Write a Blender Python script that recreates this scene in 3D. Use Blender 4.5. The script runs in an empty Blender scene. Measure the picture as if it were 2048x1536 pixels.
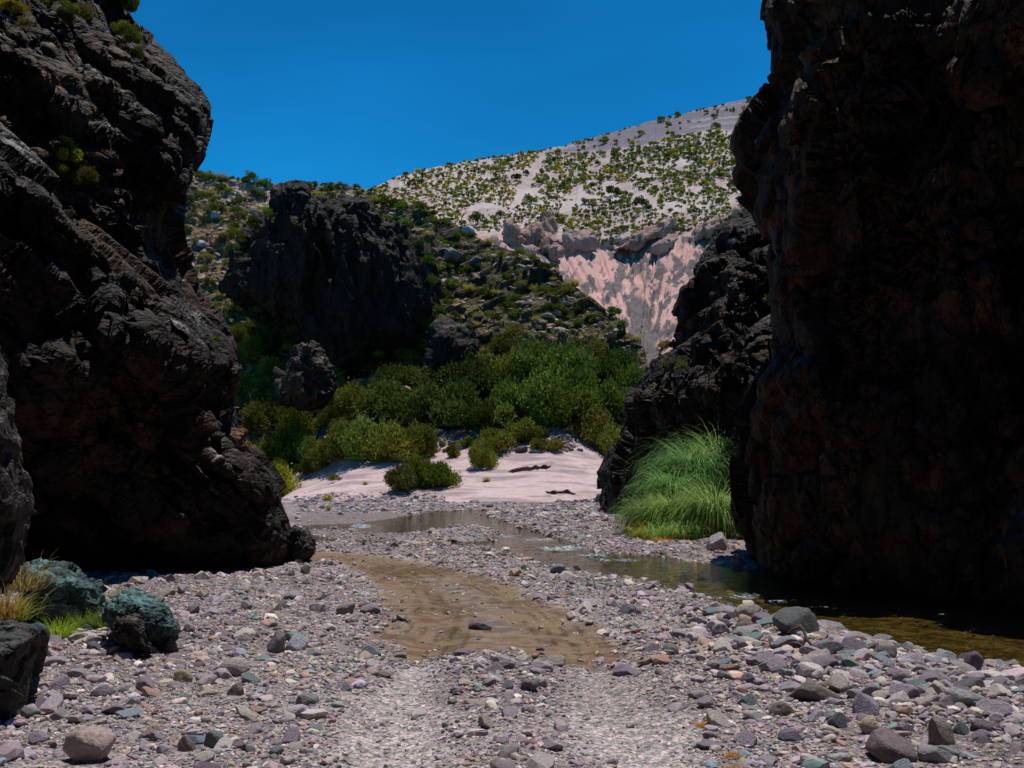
import bpy, math, random
import numpy as np
from mathutils import Vector, Matrix
random.seed(7); RNG = np.random.default_rng(7)
sc = bpy.context.scene
COL = sc.collection

# ------------------------------------------------------------------ camera
F = 2196.0; CAMZ = 1.9; PITCH = math.atan(172.0 / F)
cP, sP = math.cos(PITCH), math.sin(PITCH)
cam = bpy.data.cameras.new('camera'); camo = bpy.data.objects.new('camera', cam); COL.objects.link(camo)
cam.sensor_width = 36; cam.lens = 36 * F / 2048; cam.clip_end = 3000; cam.clip_start = 0.1
camo.location = (0, 0, CAMZ); camo.rotation_euler = (math.pi / 2 + PITCH, 0, 0)
sc.camera = camo

def at(px, py, Y):
    """world point seen in direction (px,py) at forward distance Y"""
    px, py, Y = np.broadcast_arrays(np.asarray(px, float), np.asarray(py, float), np.asarray(Y, float))
    a = (px - 1024) / F; b = (768 - py) / F
    t = Y / (cP - b * sP)
    return np.stack([a * t, Y, CAMZ + t * (sP + b * cP)], -1)
def gnd(px, py, z=0.0):
    px = np.asarray(px, float); py = np.asarray(py, float)
    a = (px - 1024) / F; b = (768 - py) / F
    t = (z - CAMZ) / (sP + b * cP)
    return np.stack([a * t, (cP - b * sP) * t, np.zeros_like(t) + z], -1)
def proj(p):
    p = np.asarray(p, float); x, y, z = p[..., 0], p[..., 1], p[..., 2] - CAMZ
    d = y * cP + z * sP; u = -y * sP + z * cP
    return 1024 + F * x / d, 768 - F * u / d, d

# ------------------------------------------------------------------ noise
def _h(ix, iy, iz, s):
    with np.errstate(over='ignore'):
        h = (ix.astype(np.int64) * 374761393 + iy.astype(np.int64) * 668265263 + iz.astype(np.int64) * 2147483647 + s * 974634777)
        h = (h ^ (h >> 13)) * 1274126177
        h = (h ^ (h >> 16)) * 2246822519
        h = h ^ (h >> 15)
    return (h & 0xFFFFFF).astype(np.float64) / 0xFFFFFF
def vnoise(p, s=0):
    i = np.floor(p).astype(np.int64); f = p - i
    f = f * f * f * (f * (f * 6 - 15) + 10)
    r = 0
    for dx in (0, 1):
        wx = f[..., 0] if dx else 1 - f[..., 0]
        for dy in (0, 1):
            wy = f[..., 1] if dy else 1 - f[..., 1]
            for dz in (0, 1):
                wz = f[..., 2] if dz else 1 - f[..., 2]
                r = r + wx * wy * wz * _h(i[..., 0] + dx, i[..., 1] + dy, i[..., 2] + dz, s)
    return r * 2 - 1
def fbm(p, sc_=1.0, oct=4, s=0, gain=.5):
    r = 0; a = 1; k = 0
    for o in range(oct):
        r = r + a * vnoise(p * sc_ + 17.3 * o, s + o); k += a
        a *= gain; sc_ *= 2.03
    return r / k
def facet(p, s=0, tilt=.8):
    """broken-block relief: every cell is its own tilted plane; returns height and F2-F1"""
    i = np.floor(p).astype(np.int64)
    b1 = np.full(p.shape[:-1], 9.); b2 = b1.copy(); hh = np.zeros_like(b1)
    for dx in (-1, 0, 1):
        for dy in (-1, 0, 1):
            for dz in (-1, 0, 1):
                cx, cy, cz = i[..., 0] + dx, i[..., 1] + dy, i[..., 2] + dz
                h1 = _h(cx, cy, cz, s); h2 = _h(cx, cy, cz, s + 1); h3 = _h(cx, cy, cz, s + 2)
                ex = cx + h1 - p[..., 0]; ey = cy + h2 - p[..., 1]; ez = cz + h3 - p[..., 2]
                d = ex * ex + ey * ey + ez * ez
                g1 = ((h1 * 7.13) % 1) * 2 - 1; g2 = ((h2 * 9.71) % 1) * 2 - 1; g3 = ((h3 * 5.39) % 1) * 2 - 1
                v = ((h1 * 3.7 + h2 * 5.1) % 1) * 2 - 1 + tilt * (g1 * ex + g2 * ey + g3 * ez)
                m = d < b1
                b2 = np.where(m, b1, np.minimum(b2, d)); hh = np.where(m, v, hh); b1 = np.where(m, d, b1)
    return hh, np.sqrt(b2) - np.sqrt(b1)
def sstep(a, b, x):
    t = np.clip((x - a) / (b - a), 0, 1); return t * t * (3 - 2 * t)
def interp(x, pts):
    pts = sorted(pts); return np.interp(x, [q[0] for q in pts], [q[1] for q in pts])
def poly_sd(x, y, poly):
    """signed distance to polygon, negative inside"""
    poly = np.asarray(poly, float); d = np.full(x.shape, 1e9); ins = np.zeros(x.shape, bool)
    n = len(poly)
    for k in range(n):
        ax, ay = poly[k]; bx, by = poly[(k + 1) % n]
        ex, ey = bx - ax, by - ay; L = ex * ex + ey * ey + 1e-12
        t = np.clip(((x - ax) * ex + (y - ay) * ey) / L, 0, 1)
        d = np.minimum(d, (x - ax - t * ex) ** 2 + (y - ay - t * ey) ** 2)
        c = (ay > y) != (by > y)
        with np.errstate(divide='ignore', invalid='ignore'):
            ins ^= c & (x < (bx - ax) * (y - ay) / (by - ay + 1e-12) + ax)
    d = np.sqrt(d); return np.where(ins, -d, d)
def mixc(a, b, t):
    t = np.asarray(t)[..., None]; return np.asarray(a) * (1 - t) + np.asarray(b) * t

# ------------------------------------------------------------------ objects
def tag(o, label=None, cat=None, group=None, kind=None):
    if label: o['label'] = label
    if cat: o['category'] = cat
    if group: o['group'] = group
    if kind: o['kind'] = kind
    return o
def mesh_np(name, V, Q, col=None, mat=None, smooth=True):
    V = np.asarray(V, np.float32).reshape(-1, 3); Q = np.asarray(Q, np.int32)
    me = bpy.data.meshes.new(name); k = Q.shape[1]
    me.vertices.add(len(V)); me.vertices.foreach_set('co', V.ravel())
    me.loops.add(Q.size); me.loops.foreach_set('vertex_index', Q.ravel())
    me.polygons.add(len(Q)); me.polygons.foreach_set('loop_start', np.arange(0, Q.size, k, dtype=np.int32))
    me.update(calc_edges=True)
    me.polygons.foreach_set('use_smooth', np.full(len(Q), smooth, bool))
    if col is not None:
        c = np.ones((len(V), 4), np.float32); c[:, :3] = np.clip(np.asarray(col, np.float32).reshape(-1, 3), 0, 1)
        at_ = me.color_attributes.new('Col', 'FLOAT_COLOR', 'POINT'); at_.data.foreach_set('color', c.ravel())
    if mat: me.materials.append(mat)
    return me
def obj(name, me, parent=None, loc=None):
    o = bpy.data.objects.new(name, me); COL.objects.link(o)
    if parent: o.parent = parent
    if loc is not None: o.location = loc
    return o
def grid_q(n, m, flip=False):
    i = np.arange(n * m).reshape(n, m)
    q = np.stack([i[:-1, :-1], i[:-1, 1:], i[1:, 1:], i[1:, :-1]], -1).reshape(-1, 4)
    return q[:, [0, 3, 2, 1]] if flip else q
def grid_n(V):
    du = np.gradient(V, axis=1); dv = np.gradient(V, axis=0)
    n = np.cross(du, dv); n /= np.linalg.norm(n, axis=-1, keepdims=True) + 1e-9
    return n
def sub_mesh(V, Q, C, mask):
    q = Q[mask]; idx, inv = np.unique(q, return_inverse=True)
    return V.reshape(-1, 3)[idx], inv.reshape(q.shape), C.reshape(-1, 3)[idx]

# ------------------------------------------------------------------ materials
def nt(name):
    m = bpy.data.materials.new(name); m.use_nodes = True; t = m.node_tree; t.nodes.clear()
    out = t.nodes.new('ShaderNodeOutputMaterial'); return m, t, out
def rock_mat(name, detail=8.0, mottle=.45, bump=.4, bdist=.03, rough=.85, spec=.3, objcol=False, vor=0, peb=0, base=None, coords='Object', lift=0.0):
    m, t, out = nt(name); N = t.nodes.new; L = t.links.new
    bs = N('ShaderNodeBsdfPrincipled'); bs.inputs['Roughness'].default_value = rough; bs.inputs['Specular IOR Level'].default_value = spec
    if objcol:
        src = N('ShaderNodeObjectInfo').outputs['Color']
    elif base is not None:
        r = N('ShaderNodeRGB'); r.outputs[0].default_value = (*base, 1); src = r.outputs[0]
    else:
        a = N('ShaderNodeAttribute'); a.attribute_name = 'Col'; src = a.outputs['Color']
    tc = N('ShaderNodeTexCoord'); vec = tc.outputs[coords]
    n1 = N('ShaderNodeTexNoise'); n1.inputs['Scale'].default_value = detail; n1.inputs['Detail'].default_value = 6; n1.inputs['Roughness'].default_value = .65
    L(vec, n1.inputs['Vector'])
    mr = N('ShaderNodeMapRange'); mr.inputs['From Min'].default_value = .3; mr.inputs['From Max'].default_value = .7
    mr.inputs['To Min'].default_value = 1 - mottle; mr.inputs['To Max'].default_value = 1 + mottle * 1.1
    L(n1.outputs['Fac'], mr.inputs['Value'])
    mx = N('ShaderNodeVectorMath'); mx.operation = 'SCALE'; L(src, mx.inputs[0]); L(mr.outputs[0], mx.inputs['Scale'])
    last = mx.outputs[0]
    if peb:
        for ps, amt in ((peb, .5), (peb * 2.7, .4)):
            pv = N('ShaderNodeTexVoronoi'); pv.inputs['Scale'].default_value = ps; L(vec, pv.inputs['Vector'])
            h = N('ShaderNodeMapRange'); h.inputs['To Min'].default_value = 1 - amt; h.inputs['To Max'].default_value = 1 + amt
            sx = N('ShaderNodeSeparateColor'); L(pv.outputs['Color'], sx.inputs[0]); L(sx.outputs[0], h.inputs['Value'])
            m4 = N('ShaderNodeVectorMath'); m4.operation = 'SCALE'; L(last, m4.inputs[0]); L(h.outputs[0], m4.inputs['Scale']); last = m4.outputs[0]
            mc = N('ShaderNodeMix'); mc.data_type = 'RGBA'; mc.inputs[0].default_value = .08; L(last, mc.inputs[6])
            m5 = N('ShaderNodeVectorMath'); m5.operation = 'MULTIPLY'; L(last, m5.inputs[0]); L(pv.outputs['Color'], m5.inputs[1])
            m6 = N('ShaderNodeVectorMath'); m6.operation = 'SCALE'; m6.inputs['Scale'].default_value = 2; L(m5.outputs[0], m6.inputs[0]); L(m6.outputs[0], mc.inputs[7]); last = mc.outputs[2]
    L(last, bs.inputs['Base Color'])
    bp = N('ShaderNodeBump'); bp.inputs['Strength'].default_value = bump; bp.inputs['Distance'].default_value = bdist
    if vor:
        v = N('ShaderNodeTexVoronoi'); v.inputs['Scale'].default_value = vor; v.feature = 'F1'; L(vec, v.inputs['Vector'])
        ad = N('ShaderNodeMath'); ad.operation = 'SUBTRACT'; L(n1.outputs['Fac'], ad.inputs[0]); L(v.outputs['Distance'], ad.inputs[1])
        L(ad.outputs[0], bp.inputs['Height'])
    else:
        L(n1.outputs['Fac'], bp.inputs['Height'])
    L(bp.outputs[0], bs.inputs['Normal']); L(bs.outputs[0], out.inputs[0])
    return m
def leaf_mat(name, vary=.35, transl=.3):
    m, t, out = nt(name); N = t.nodes.new; L = t.links.new
    a = N('ShaderNodeAttribute'); a.attribute_name = 'Col'
    oi = N('ShaderNodeObjectInfo')
    mu = N('ShaderNodeVectorMath'); mu.operation = 'MULTIPLY'; L(a.outputs['Color'], mu.inputs[0]); L(oi.outputs['Color'], mu.inputs[1])
    mr = N('ShaderNodeMapRange'); mr.inputs['To Min'].default_value = (1 - vary) * 2.15; mr.inputs['To Max'].default_value = (1 + vary) * 2.15
    L(oi.outputs['Random'], mr.inputs['Value'])
    sc_ = N('ShaderNodeVectorMath'); sc_.operation = 'SCALE'; L(mu.outputs[0], sc_.inputs[0]); L(mr.outputs[0], sc_.inputs['Scale'])
    d = N('ShaderNodeBsdfDiffuse'); L(sc_.outputs[0], d.inputs['Color'])
    tr = N('ShaderNodeBsdfTranslucent'); L(sc_.outputs[0], tr.inputs['Color'])
    m1 = N('ShaderNodeMixShader'); m1.inputs[0].default_value = transl; L(d.outputs[0], m1.inputs[1]); L(tr.outputs[0], m1.inputs[2])
    L(m1.outputs[0], out.inputs[0]); return m

def crag_mat(name, k=1.0, rot=0.0, st=(1, 1, 1), bump=1.0, dist=.35):
    m, t, out = nt(name); N = t.nodes.new; L = t.links.new
    bs = N('ShaderNodeBsdfPrincipled'); bs.inputs['Roughness'].default_value = .75; bs.inputs['Specular IOR Level'].default_value = .3
    a = N('ShaderNodeAttribute'); a.attribute_name = 'Col'; tc = N('ShaderNodeTexCoord')
    mp = N('ShaderNodeMapping'); mp.vector_type = 'POINT'; mp.inputs['Rotation'].default_value = (0, rot, 0); mp.inputs['Scale'].default_value = st; L(tc.outputs['Object'], mp.inputs[0])
    wn = N('ShaderNodeTexNoise'); wn.inputs['Scale'].default_value = 1.3 * k; wn.inputs['Detail'].default_value = 5; L(mp.outputs[0], wn.inputs['Vector'])
    ws = N('ShaderNodeVectorMath'); ws.operation = 'SCALE'; ws.inputs['Scale'].default_value = .55 / k; L(wn.outputs['Color'], ws.inputs[0])
    wa = N('ShaderNodeVectorMath'); wa.operation = 'ADD'; L(mp.outputs[0], wa.inputs[0]); L(ws.outputs[0], wa.inputs[1])
    hs = None; cf = None
    for sc2, w2 in ((1.6 * k, 1.0), (4.3 * k, .45), (11 * k, .2)):
        v = N('ShaderNodeTexVoronoi'); v.distance = 'MANHATTAN'; v.inputs['Scale'].default_value = sc2; L(wa.outputs[0], v.inputs['Vector'])
        mu = N('ShaderNodeMath'); mu.operation = 'MULTIPLY'; mu.inputs[1].default_value = -w2; L(v.outputs['Distance'], mu.inputs[0])
        if hs is None: hs = mu.outputs[0]
        else:
            ad = N('ShaderNodeMath'); ad.operation = 'ADD'; L(hs, ad.inputs[0]); L(mu.outputs[0], ad.inputs[1]); hs = ad.outputs[0]
        if sc2 < 5 * k:
            sp = N('ShaderNodeSeparateColor'); L(v.outputs['Color'], sp.inputs[0])
            mr = N('ShaderNodeMapRange'); mr.inputs['To Min'].default_value = .6; mr.inputs['To Max'].default_value = 1.4; L(sp.outputs[0], mr.inputs['Value'])
            if cf is None: cf = mr.outputs[0]
            else:
                mm_ = N('ShaderNodeMath'); mm_.operation = 'MULTIPLY'; L(cf, mm_.inputs[0]); L(mr.outputs[0], mm_.inputs[1]); cf = mm_.outputs[0]
    n1 = N('ShaderNodeTexNoise'); n1.inputs['Scale'].default_value = 14 * k; n1.inputs['Detail'].default_value = 6; n1.inputs['Roughness'].default_value = .7; L(tc.outputs['Object'], n1.inputs['Vector'])
    m2 = N('ShaderNodeMath'); m2.operation = 'MULTIPLY_ADD'; m2.inputs[1].default_value = .25; L(n1.outputs['Fac'], m2.inputs[0]); L(hs, m2.inputs[2])
    bp = N('ShaderNodeBump'); bp.inputs['Strength'].default_value = bump; bp.inputs['Distance'].default_value = dist / k; L(m2.outputs[0], bp.inputs['Height'])
    r2 = N('ShaderNodeMapRange'); r2.inputs['From Min'].default_value = .3; r2.inputs['From Max'].default_value = .7; r2.inputs['To Min'].default_value = .5; r2.inputs['To Max'].default_value = 1.5; L(n1.outputs['Fac'], r2.inputs['Value'])
    m3 = N('ShaderNodeMath'); m3.operation = 'MULTIPLY'; L(cf, m3.inputs[0]); L(r2.outputs[0], m3.inputs[1])
    mx = N('ShaderNodeVectorMath'); mx.operation = 'SCALE'; L(a.outputs['Color'], mx.inputs[0]); L(m3.outputs[0], mx.inputs['Scale'])
    L(mx.outputs[0], bs.inputs['Base Color']); L(bp.outputs[0], bs.inputs['Normal']); L(bs.outputs[0], out.inputs[0]); return m
M_cliff = crag_mat('dark_cliff_rock', 1.6, math.radians(-42), (.5, 1, 1.3), .85)
M_cliffR = crag_mat('dark_fluted_rock', 1.3, 0, (1.1, 1.1, .6))
M_crag = crag_mat('far_crag_rock', .45, 0, (1, 1, .45), .75)
M_spur = crag_mat('spur_rock', .9, math.radians(25), (.7, 1, 1.2))
M_boulder = crag_mat('boulder_rock', 3.5, 0, (1, 1, 1), .7, .3)
M_hill = rock_mat('dry_hillside', 1.6, .75, 1.0, .5, .95, .1, vor=1.3)
M_far = rock_mat('far_sand_slope', .5, .16, .5, .3, .95, .1)
M_tuff = rock_mat('brown_tuff', .6, .18, .6, .4, .95, .1)
M_ground = rock_mat('riverbed_gravel', 22, .35, .9, .02, .9, .2, vor=38, peb=30)
M_track = rock_mat('track_dirt', 30, .32, .8, .012, .95, .1)
M_sand = rock_mat('pale_sand', 2.5, .14, .5, .05, .95, .1)
M_gravel = rock_mat('gravel_stones', 60, .3, .4, .005, .75, .3)
M_stone = rock_mat('cobble_stone', 5, .35, .5, .06, .75, .3, objcol=True)
M_wood = rock_mat('weathered_wood', 12, .4, .6, .02, .85, .2, base=(.10, .06, .04))
M_leaf = leaf_mat('shrub_leaves')
M_grass = leaf_mat('grass_blades', .15, .4)
M_bark = rock_mat('bark', 14, .4, .5, .02, .9, .1, base=(.13, .10, .075))

# water
m, t, out = nt('stream_water'); N = t.nodes.new; L = t.links.new
tc = N('ShaderNodeTexCoord'); mp = N('ShaderNodeMapping'); mp.inputs['Scale'].default_value = (1, 1, 1); L(tc.outputs['Object'], mp.inputs[0])
n1 = N('ShaderNodeTexNoise'); n1.inputs['Scale'].default_value = 5; n1.inputs['Detail'].default_value = 5; n1.inputs['Roughness'].default_value = .6; L(mp.outputs[0], n1.inputs['Vector'])
bp = N('ShaderNodeBump'); bp.inputs['Strength'].default_value = .6; bp.inputs['Distance'].default_value = .04; L(n1.outputs['Fac'], bp.inputs['Height'])
fr = N('ShaderNodeFresnel'); fr.inputs['IOR'].default_value = 1.22; L(bp.outputs[0], fr.inputs['Normal'])
gl = N('ShaderNodeBsdfGlossy'); gl.inputs['Roughness'].default_value = .06; gl.inputs['Color'].default_value = (.9, .9, .9, 1); L(bp.outputs[0], gl.inputs['Normal'])
tr = N('ShaderNodeBsdfTransparent'); tr.inputs['Color'].default_value = (.62, .55, .34, 1)
mx = N('ShaderNodeMixShader'); L(fr.outputs[0], mx.inputs[0]); L(tr.outputs[0], mx.inputs[1]); L(gl.outputs[0], mx.inputs[2])
fo = N('ShaderNodeBsdfDiffuse'); fo.inputs['Color'].default_value = (.55, .72, .8, 1)  # pale blue foam colour, also painting sparkle and sky reflection on riffles
a = N('ShaderNodeAttribute'); a.attribute_name = 'Col'
n2 = N('ShaderNodeTexNoise'); n2.inputs['Scale'].default_value = 9; n2.inputs['Detail'].default_value = 6; n2.inputs['Roughness'].default_value = .75; mp2 = N('ShaderNodeMapping'); mp2.inputs['Scale'].default_value = (.9, 1.5, 1); L(tc.outputs['Object'], mp2.inputs[0]); L(mp2.outputs[0], n2.inputs['Vector'])
cn = N('ShaderNodeMapRange'); cn.inputs['From Min'].default_value = .42; cn.inputs['From Max'].default_value = .66; L(n2.outputs['Fac'], cn.inputs['Value'])
mm = N('ShaderNodeMath'); mm.operation = 'MULTIPLY'; L(a.outputs['Fac'], mm.inputs[0]); L(cn.outputs[0], mm.inputs[1])
rr = N('ShaderNodeMapRange'); rr.inputs['From Min'].default_value = .38; rr.inputs['From Max'].default_value = .62; L(mm.outputs[0], rr.inputs['Value'])
m3 = N('ShaderNodeMixShader'); L(rr.outputs[0], m3.inputs[0]); L(mx.outputs[0], m3.inputs[1]); L(fo.outputs[0], m3.inputs[2])
L(m3.outputs[0], out.inputs[0]); M_water = m

# ------------------------------------------------------------------ light
SUN_EL, SUN_AZ = 77.5, 34.0       # azimuth from forward (+Y) towards the right (+X)
w = bpy.data.worlds.new('World'); sc.world = w; w.use_nodes = True; t = w.node_tree
bg = t.nodes['Background']; sky = t.nodes.new('ShaderNodeTexSky'); sky.sky_type = 'NISHITA'; sky.sun_disc = False
sky.sun_elevation = math.radians(SUN_EL); sky.sun_rotation = math.radians(SUN_AZ)
sky.altitude = 2500; sky.air_density = 1.0; sky.dust_density = .3; sky.ozone_density = 4.0
tint = t.nodes.new('ShaderNodeVectorMath'); tint.operation = 'MULTIPLY'; tint.inputs[1].default_value = (.45, 5.9, 6.1)
s0 = t.nodes.new('ShaderNodeVectorMath'); s0.operation = 'SCALE'; s0.inputs['Scale'].default_value = .2; t.links.new(sky.outputs[0], s0.inputs[0])
gm = t.nodes.new('ShaderNodeGamma'); gm.inputs[1].default_value = 1.5; t.links.new(s0.outputs[0], gm.inputs[0])
tcw = t.nodes.new('ShaderNodeTexCoord'); mpw = t.nodes.new('ShaderNodeMapping'); mpw.inputs['Scale'].default_value = (2.2, 2.2, 7); t.links.new(tcw.outputs['Generated'], mpw.inputs[0])
nw = t.nodes.new('ShaderNodeTexNoise'); nw.inputs['Scale'].default_value = 1.3; nw.inputs['Detail'].default_value = 5; t.links.new(mpw.outputs[0], nw.inputs['Vector'])
mw = t.nodes.new('ShaderNodeMapRange'); mw.inputs['From Min'].default_value = .35; mw.inputs['From Max'].default_value = .7; mw.inputs['To Min'].default_value = .93; mw.inputs['To Max'].default_value = 1.16; t.links.new(nw.outputs['Fac'], mw.inputs['Value'])
s1 = t.nodes.new('ShaderNodeVectorMath'); s1.operation = 'SCALE'; t.links.new(gm.outputs[0], s1.inputs[0]); t.links.new(mw.outputs[0], s1.inputs['Scale'])
t.links.new(s1.outputs[0], tint.inputs[0]); t.links.new(tint.outputs[0], bg.inputs[0]); bg.inputs[1].default_value = .10
sl = bpy.data.lights.new('sun', 'SUN'); sl.energy = 4.2; sl.angle = math.radians(.5); sl.color = (1, .95, .88)
so = bpy.data.objects.new('sun', sl); COL.objects.link(so)
e, a_ = math.radians(SUN_EL), math.radians(SUN_AZ)
sd = Vector((math.cos(e) * math.sin(a_), math.cos(e) * math.cos(a_), math.sin(e)))
so.rotation_euler = sd.to_track_quat('Z', 'Y').to_euler(); so.location = (30, 30, 60)
vs = sc.view_settings; sc.display_settings.display_device = 'sRGB'; vs.view_transform = 'Standard'; vs.look = 'None'; vs.gamma = 1; vs.exposure = 0

# ------------------------------------------------------------------ ground
WL = -0.12
MAIN = [(2700,1480),(2300,1385),(2048,1333),(1950,1325),(1850,1303),(1760,1285),(1700,1268),(1620,1245),(1560,1232),(1450,1212),(1380,1186),(1300,1166),
        (1260,1158),(1192,1145),(1107,1137),(1066,1119),(1000,1100),(900,1093),(800,1091),(683,1089),(600,1088),(600,1072),(628,1070),(683,1080),(800,1083),
        (900,1084),(985,1082),(1020,1070),(1113,1076),(1175,1098),(1260,1108),(1330,1113),(1420,1127),(1480,1140),(1530,1142),(1570,1120),(1700,1130),(1900,1140),(2048,1150),(2700,1200)]
POOL = [(600,1052),(640,1049),(714,1047),(760,1041),(800,1035),(857,1022),(984,1019),(972,1030),(1010,1045),(1060,1058),(1115,1074),(1060,1087),(985,1080),
        (1000,1066),(960,1052),(878,1060),(800,1071),(740,1070),(690,1060),(600,1064)]
TRACK = [(560,1098),(640,1098),(720,1104),(820,1116),(920,1133),(1000,1152),(1070,1180),(1130,1210),(1190,1250),(1240,1285),(1285,1320),(1180,1326),(1060,1312),
         (930,1304),(830,1316),(765,1318),(762,1260),(768,1200),(745,1165),(715,1140),(660,1122),(560,1116)]
def wpoly(P, z=0.0):
    return gnd([p[0] for p in P], [p[1] for p in P], z)[:, :2]
wMAIN, wPOOL, wTRACK = wpoly(MAIN, WL), wpoly(POOL, WL), wpoly(TRACK)
RUTL = wpoly([(765,1318),(900,1312),(905,1400),(900,1536),(890,1700),(560,1700),(610,1536),(690,1400)])
RUTR = wpoly([(1075,1318),(1285,1322),(1370,1400),(1450,1536),(1560,1700),(1180,1700),(1140,1536),(1105,1400)])
def line_d(x, y, L_):
    d = np.full(x.shape, 1e9)
    for (ax, ay), (bx, by) in zip(L_[:-1], L_[1:]):
        ex, ey = bx - ax, by - ay; t = np.clip(((x - ax) * ex + (y - ay) * ey) / (ex * ex + ey * ey), 0, 1)
        d = np.minimum(d, (x - ax - t * ex) ** 2 + (y - ay - t * ey) ** 2)
    return np.sqrt(d)
dWL = wpoly([(600,1106),(700,1114),(800,1138),(865,1165),(895,1200),(880,1250),(835,1318),(790,1420),(740,1560)])
dWR = wpoly([(800,1117),(900,1136),(1000,1168),(1070,1205),(1125,1250),(1175,1318),(1250,1430),(1310,1560)])
dCE = wpoly([(870,1150),(930,1180),(975,1215),(995,1260),(1000,1318),(1010,1440),(1020,1600)])
def water_sd(x, y):
    s = np.minimum(poly_sd(x, y, wMAIN), poly_sd(x, y, wPOOL))
    p = np.stack([x, y, x * 0], -1)
    return s + .10 * fbm(p, 1.3, 3, 5) * (1 + y / 20)
PILE = wpoly([(1400,1225),(1560,1245),(1700,1285),(1850,1330),(2100,1390),(2300,1460),(2048,1480),(1800,1440),(1600,1370),(1440,1290)])
def masks(x, y):
    p = np.stack([x, y, x * 0], -1); jit = .22 * fbm(p, 2.2, 4, 31)
    j2 = .3 * fbm(p, 9, 2, 32) + .18 * vnoise(p * np.array([2., 6., 1.]), 34)
    tr_ = 1 - sstep(-.22, .22, poly_sd(x, y, wTRACK) + jit * (.6 + y / 25) + j2)
    rl = 1 - sstep(-.35, .2, poly_sd(x, y, RUTL) + jit); rr_ = 1 - sstep(-.35, .2, poly_sd(x, y, RUTR) + jit)
    return tr_, np.maximum(rl, rr_)
def height(x, y, full=True):
    x = np.asarray(x, float); y = np.asarray(y, float)
    p = np.stack([x, y, x * 0], -1)
    s = water_sd(x, y); tr_, ru = masks(x, y)
    h = .05 * fbm(p, .35, 3, 3) + .03 * fbm(p, 1.6, 3, 9)
    h = h * (1 - .6 * tr_) - .03 * ru - .035 * tr_
    h = h + .16 * (1 - sstep(-.9, .5, poly_sd(x, y, PILE))) * sstep(0, .8, s)
    h = h + .10 * np.exp(-((x + 4.5) / 1.2) ** 2) * np.exp(-((y - 11) / 3.) ** 2)
    land = sstep(-.02, .75, s)
    h = WL + .0 + (h - WL) * land - .20 * sstep(0, 1.1, -s) - .015
    h = h + .012 * fbm(p, 9, 2, 12) * (1 - .75 * tr_)
    h = h - .035 * np.exp(-(line_d(x, y, dWL) / .22) ** 2) - .035 * np.exp(-(line_d(x, y, dWR) / .22) ** 2) + .06 * np.exp(-(line_d(x, y, dCE) / .35) ** 2) * sstep(13, 10.5, y)
    return h
ys_px = np.concatenate([np.linspace(2600, 1600, 60, endpoint=False), np.linspace(1600, 1010, 560, endpoint=False), np.linspace(1010, 980, 30)])
xs_px = np.linspace(-900, 2950, 1000)
PX, PY = np.meshgrid(xs_px, ys_px)
G = gnd(PX, PY); H = height(G[..., 0], G[..., 1])
G[..., 2] = H
tr_, ru = masks(G[..., 0], G[..., 1]); ws = water_sd(G[..., 0], G[..., 1])
n_big = fbm(G * [1, 1, 0], .5, 3, 51); n_f = fbm(G * [1, 1, 0], 7, 3, 52)
C = mixc((.18, .145, .145), (.29, .25, .25), sstep(-.6, .6, n_big + n_f * .8))
C = mixc(C, mixc((.30, .26, .255), (.40, .35, .34), sstep(-.4, .4, n_f + n_big)), ru * .85)
C = mixc(C, mixc((.125, .079, .048), (.205, .143, .092), sstep(-.5, .5, n_f + n_big)), tr_)
# tyre marks following the two wheel paths, stonier crown between them
n_m = fbm(G * [1, 1, 0], 2.6, 3, 53)
for dpt in (dWL, dWR):
    d = line_d(G[..., 0], G[..., 1], dpt) + .03 * n_f
    C = mixc(C, C * .52, tr_ * sstep(.25, .8, np.cos(d / .085 * 6.28 / 2.2)) * (1 - sstep(.42, .6, d)) * sstep(-.35, .2, n_m) * .8)
C = mixc(C, C * .5, tr_ * np.exp(-(line_d(G[..., 0], G[..., 1], wpoly([(790,1140),(860,1175),(903,1220),(912,1312)])) / .13) ** 2) * sstep(-.5, .3, n_m) * .75)
C = mixc(C, C * .6, tr_ * np.exp(-(line_d(G[..., 0], G[..., 1], wpoly([(960,1165),(1040,1215),(1110,1300)])) / .12) ** 2) * sstep(-.3, .4, n_m) * .6)
crown_ = np.exp(-(line_d(G[..., 0], G[..., 1], dCE) / .3) ** 2)
C = mixc(C, mixc((.13, .105, .095), (.22, .18, .17), sstep(-.3, .3, n_f)), tr_ * crown_ * sstep(-.3, .3, n_m + n_f * .5) * .85)
rim = np.exp(-((poly_sd(G[..., 0], G[..., 1], wTRACK) - .12) / .18) ** 2) * sstep(-.1, .35, n_f)
C = mixc(C, (.40, .36, .37), rim * .65)
wet = 1 - sstep(-.05, .28, ws)
C = mixc(C, mixc((.09, .08, .040), (.24, .21, .11), sstep(-.3, .4, n_f)), wet)
lft = sstep(590, 620, PX) * (1 - sstep(860, 900, PX)) * sstep(1020, 1026, PY) * (1 - sstep(1044, 1050, PY))
C = mixc(C, (.19, .155, .15), lft * .8)
Q = grid_q(*PX.shape)
fm = tr_.ravel()[Q].mean(1) > .5
v, q, c = sub_mesh(G, Q, C, ~fm); o = obj('riverbed', mesh_np('riverbed', v, q, c, M_ground))
tag(o, 'grey mauve gravel riverbed across the canyon floor', kind='structure')
v, q, c = sub_mesh(G, Q, C, fm); o = obj('dirt_track', mesh_np('dirt_track', v, q, c, M_track))
tag(o, 'brown dirt vehicle track curving across the gravel', kind='structure')
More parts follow.
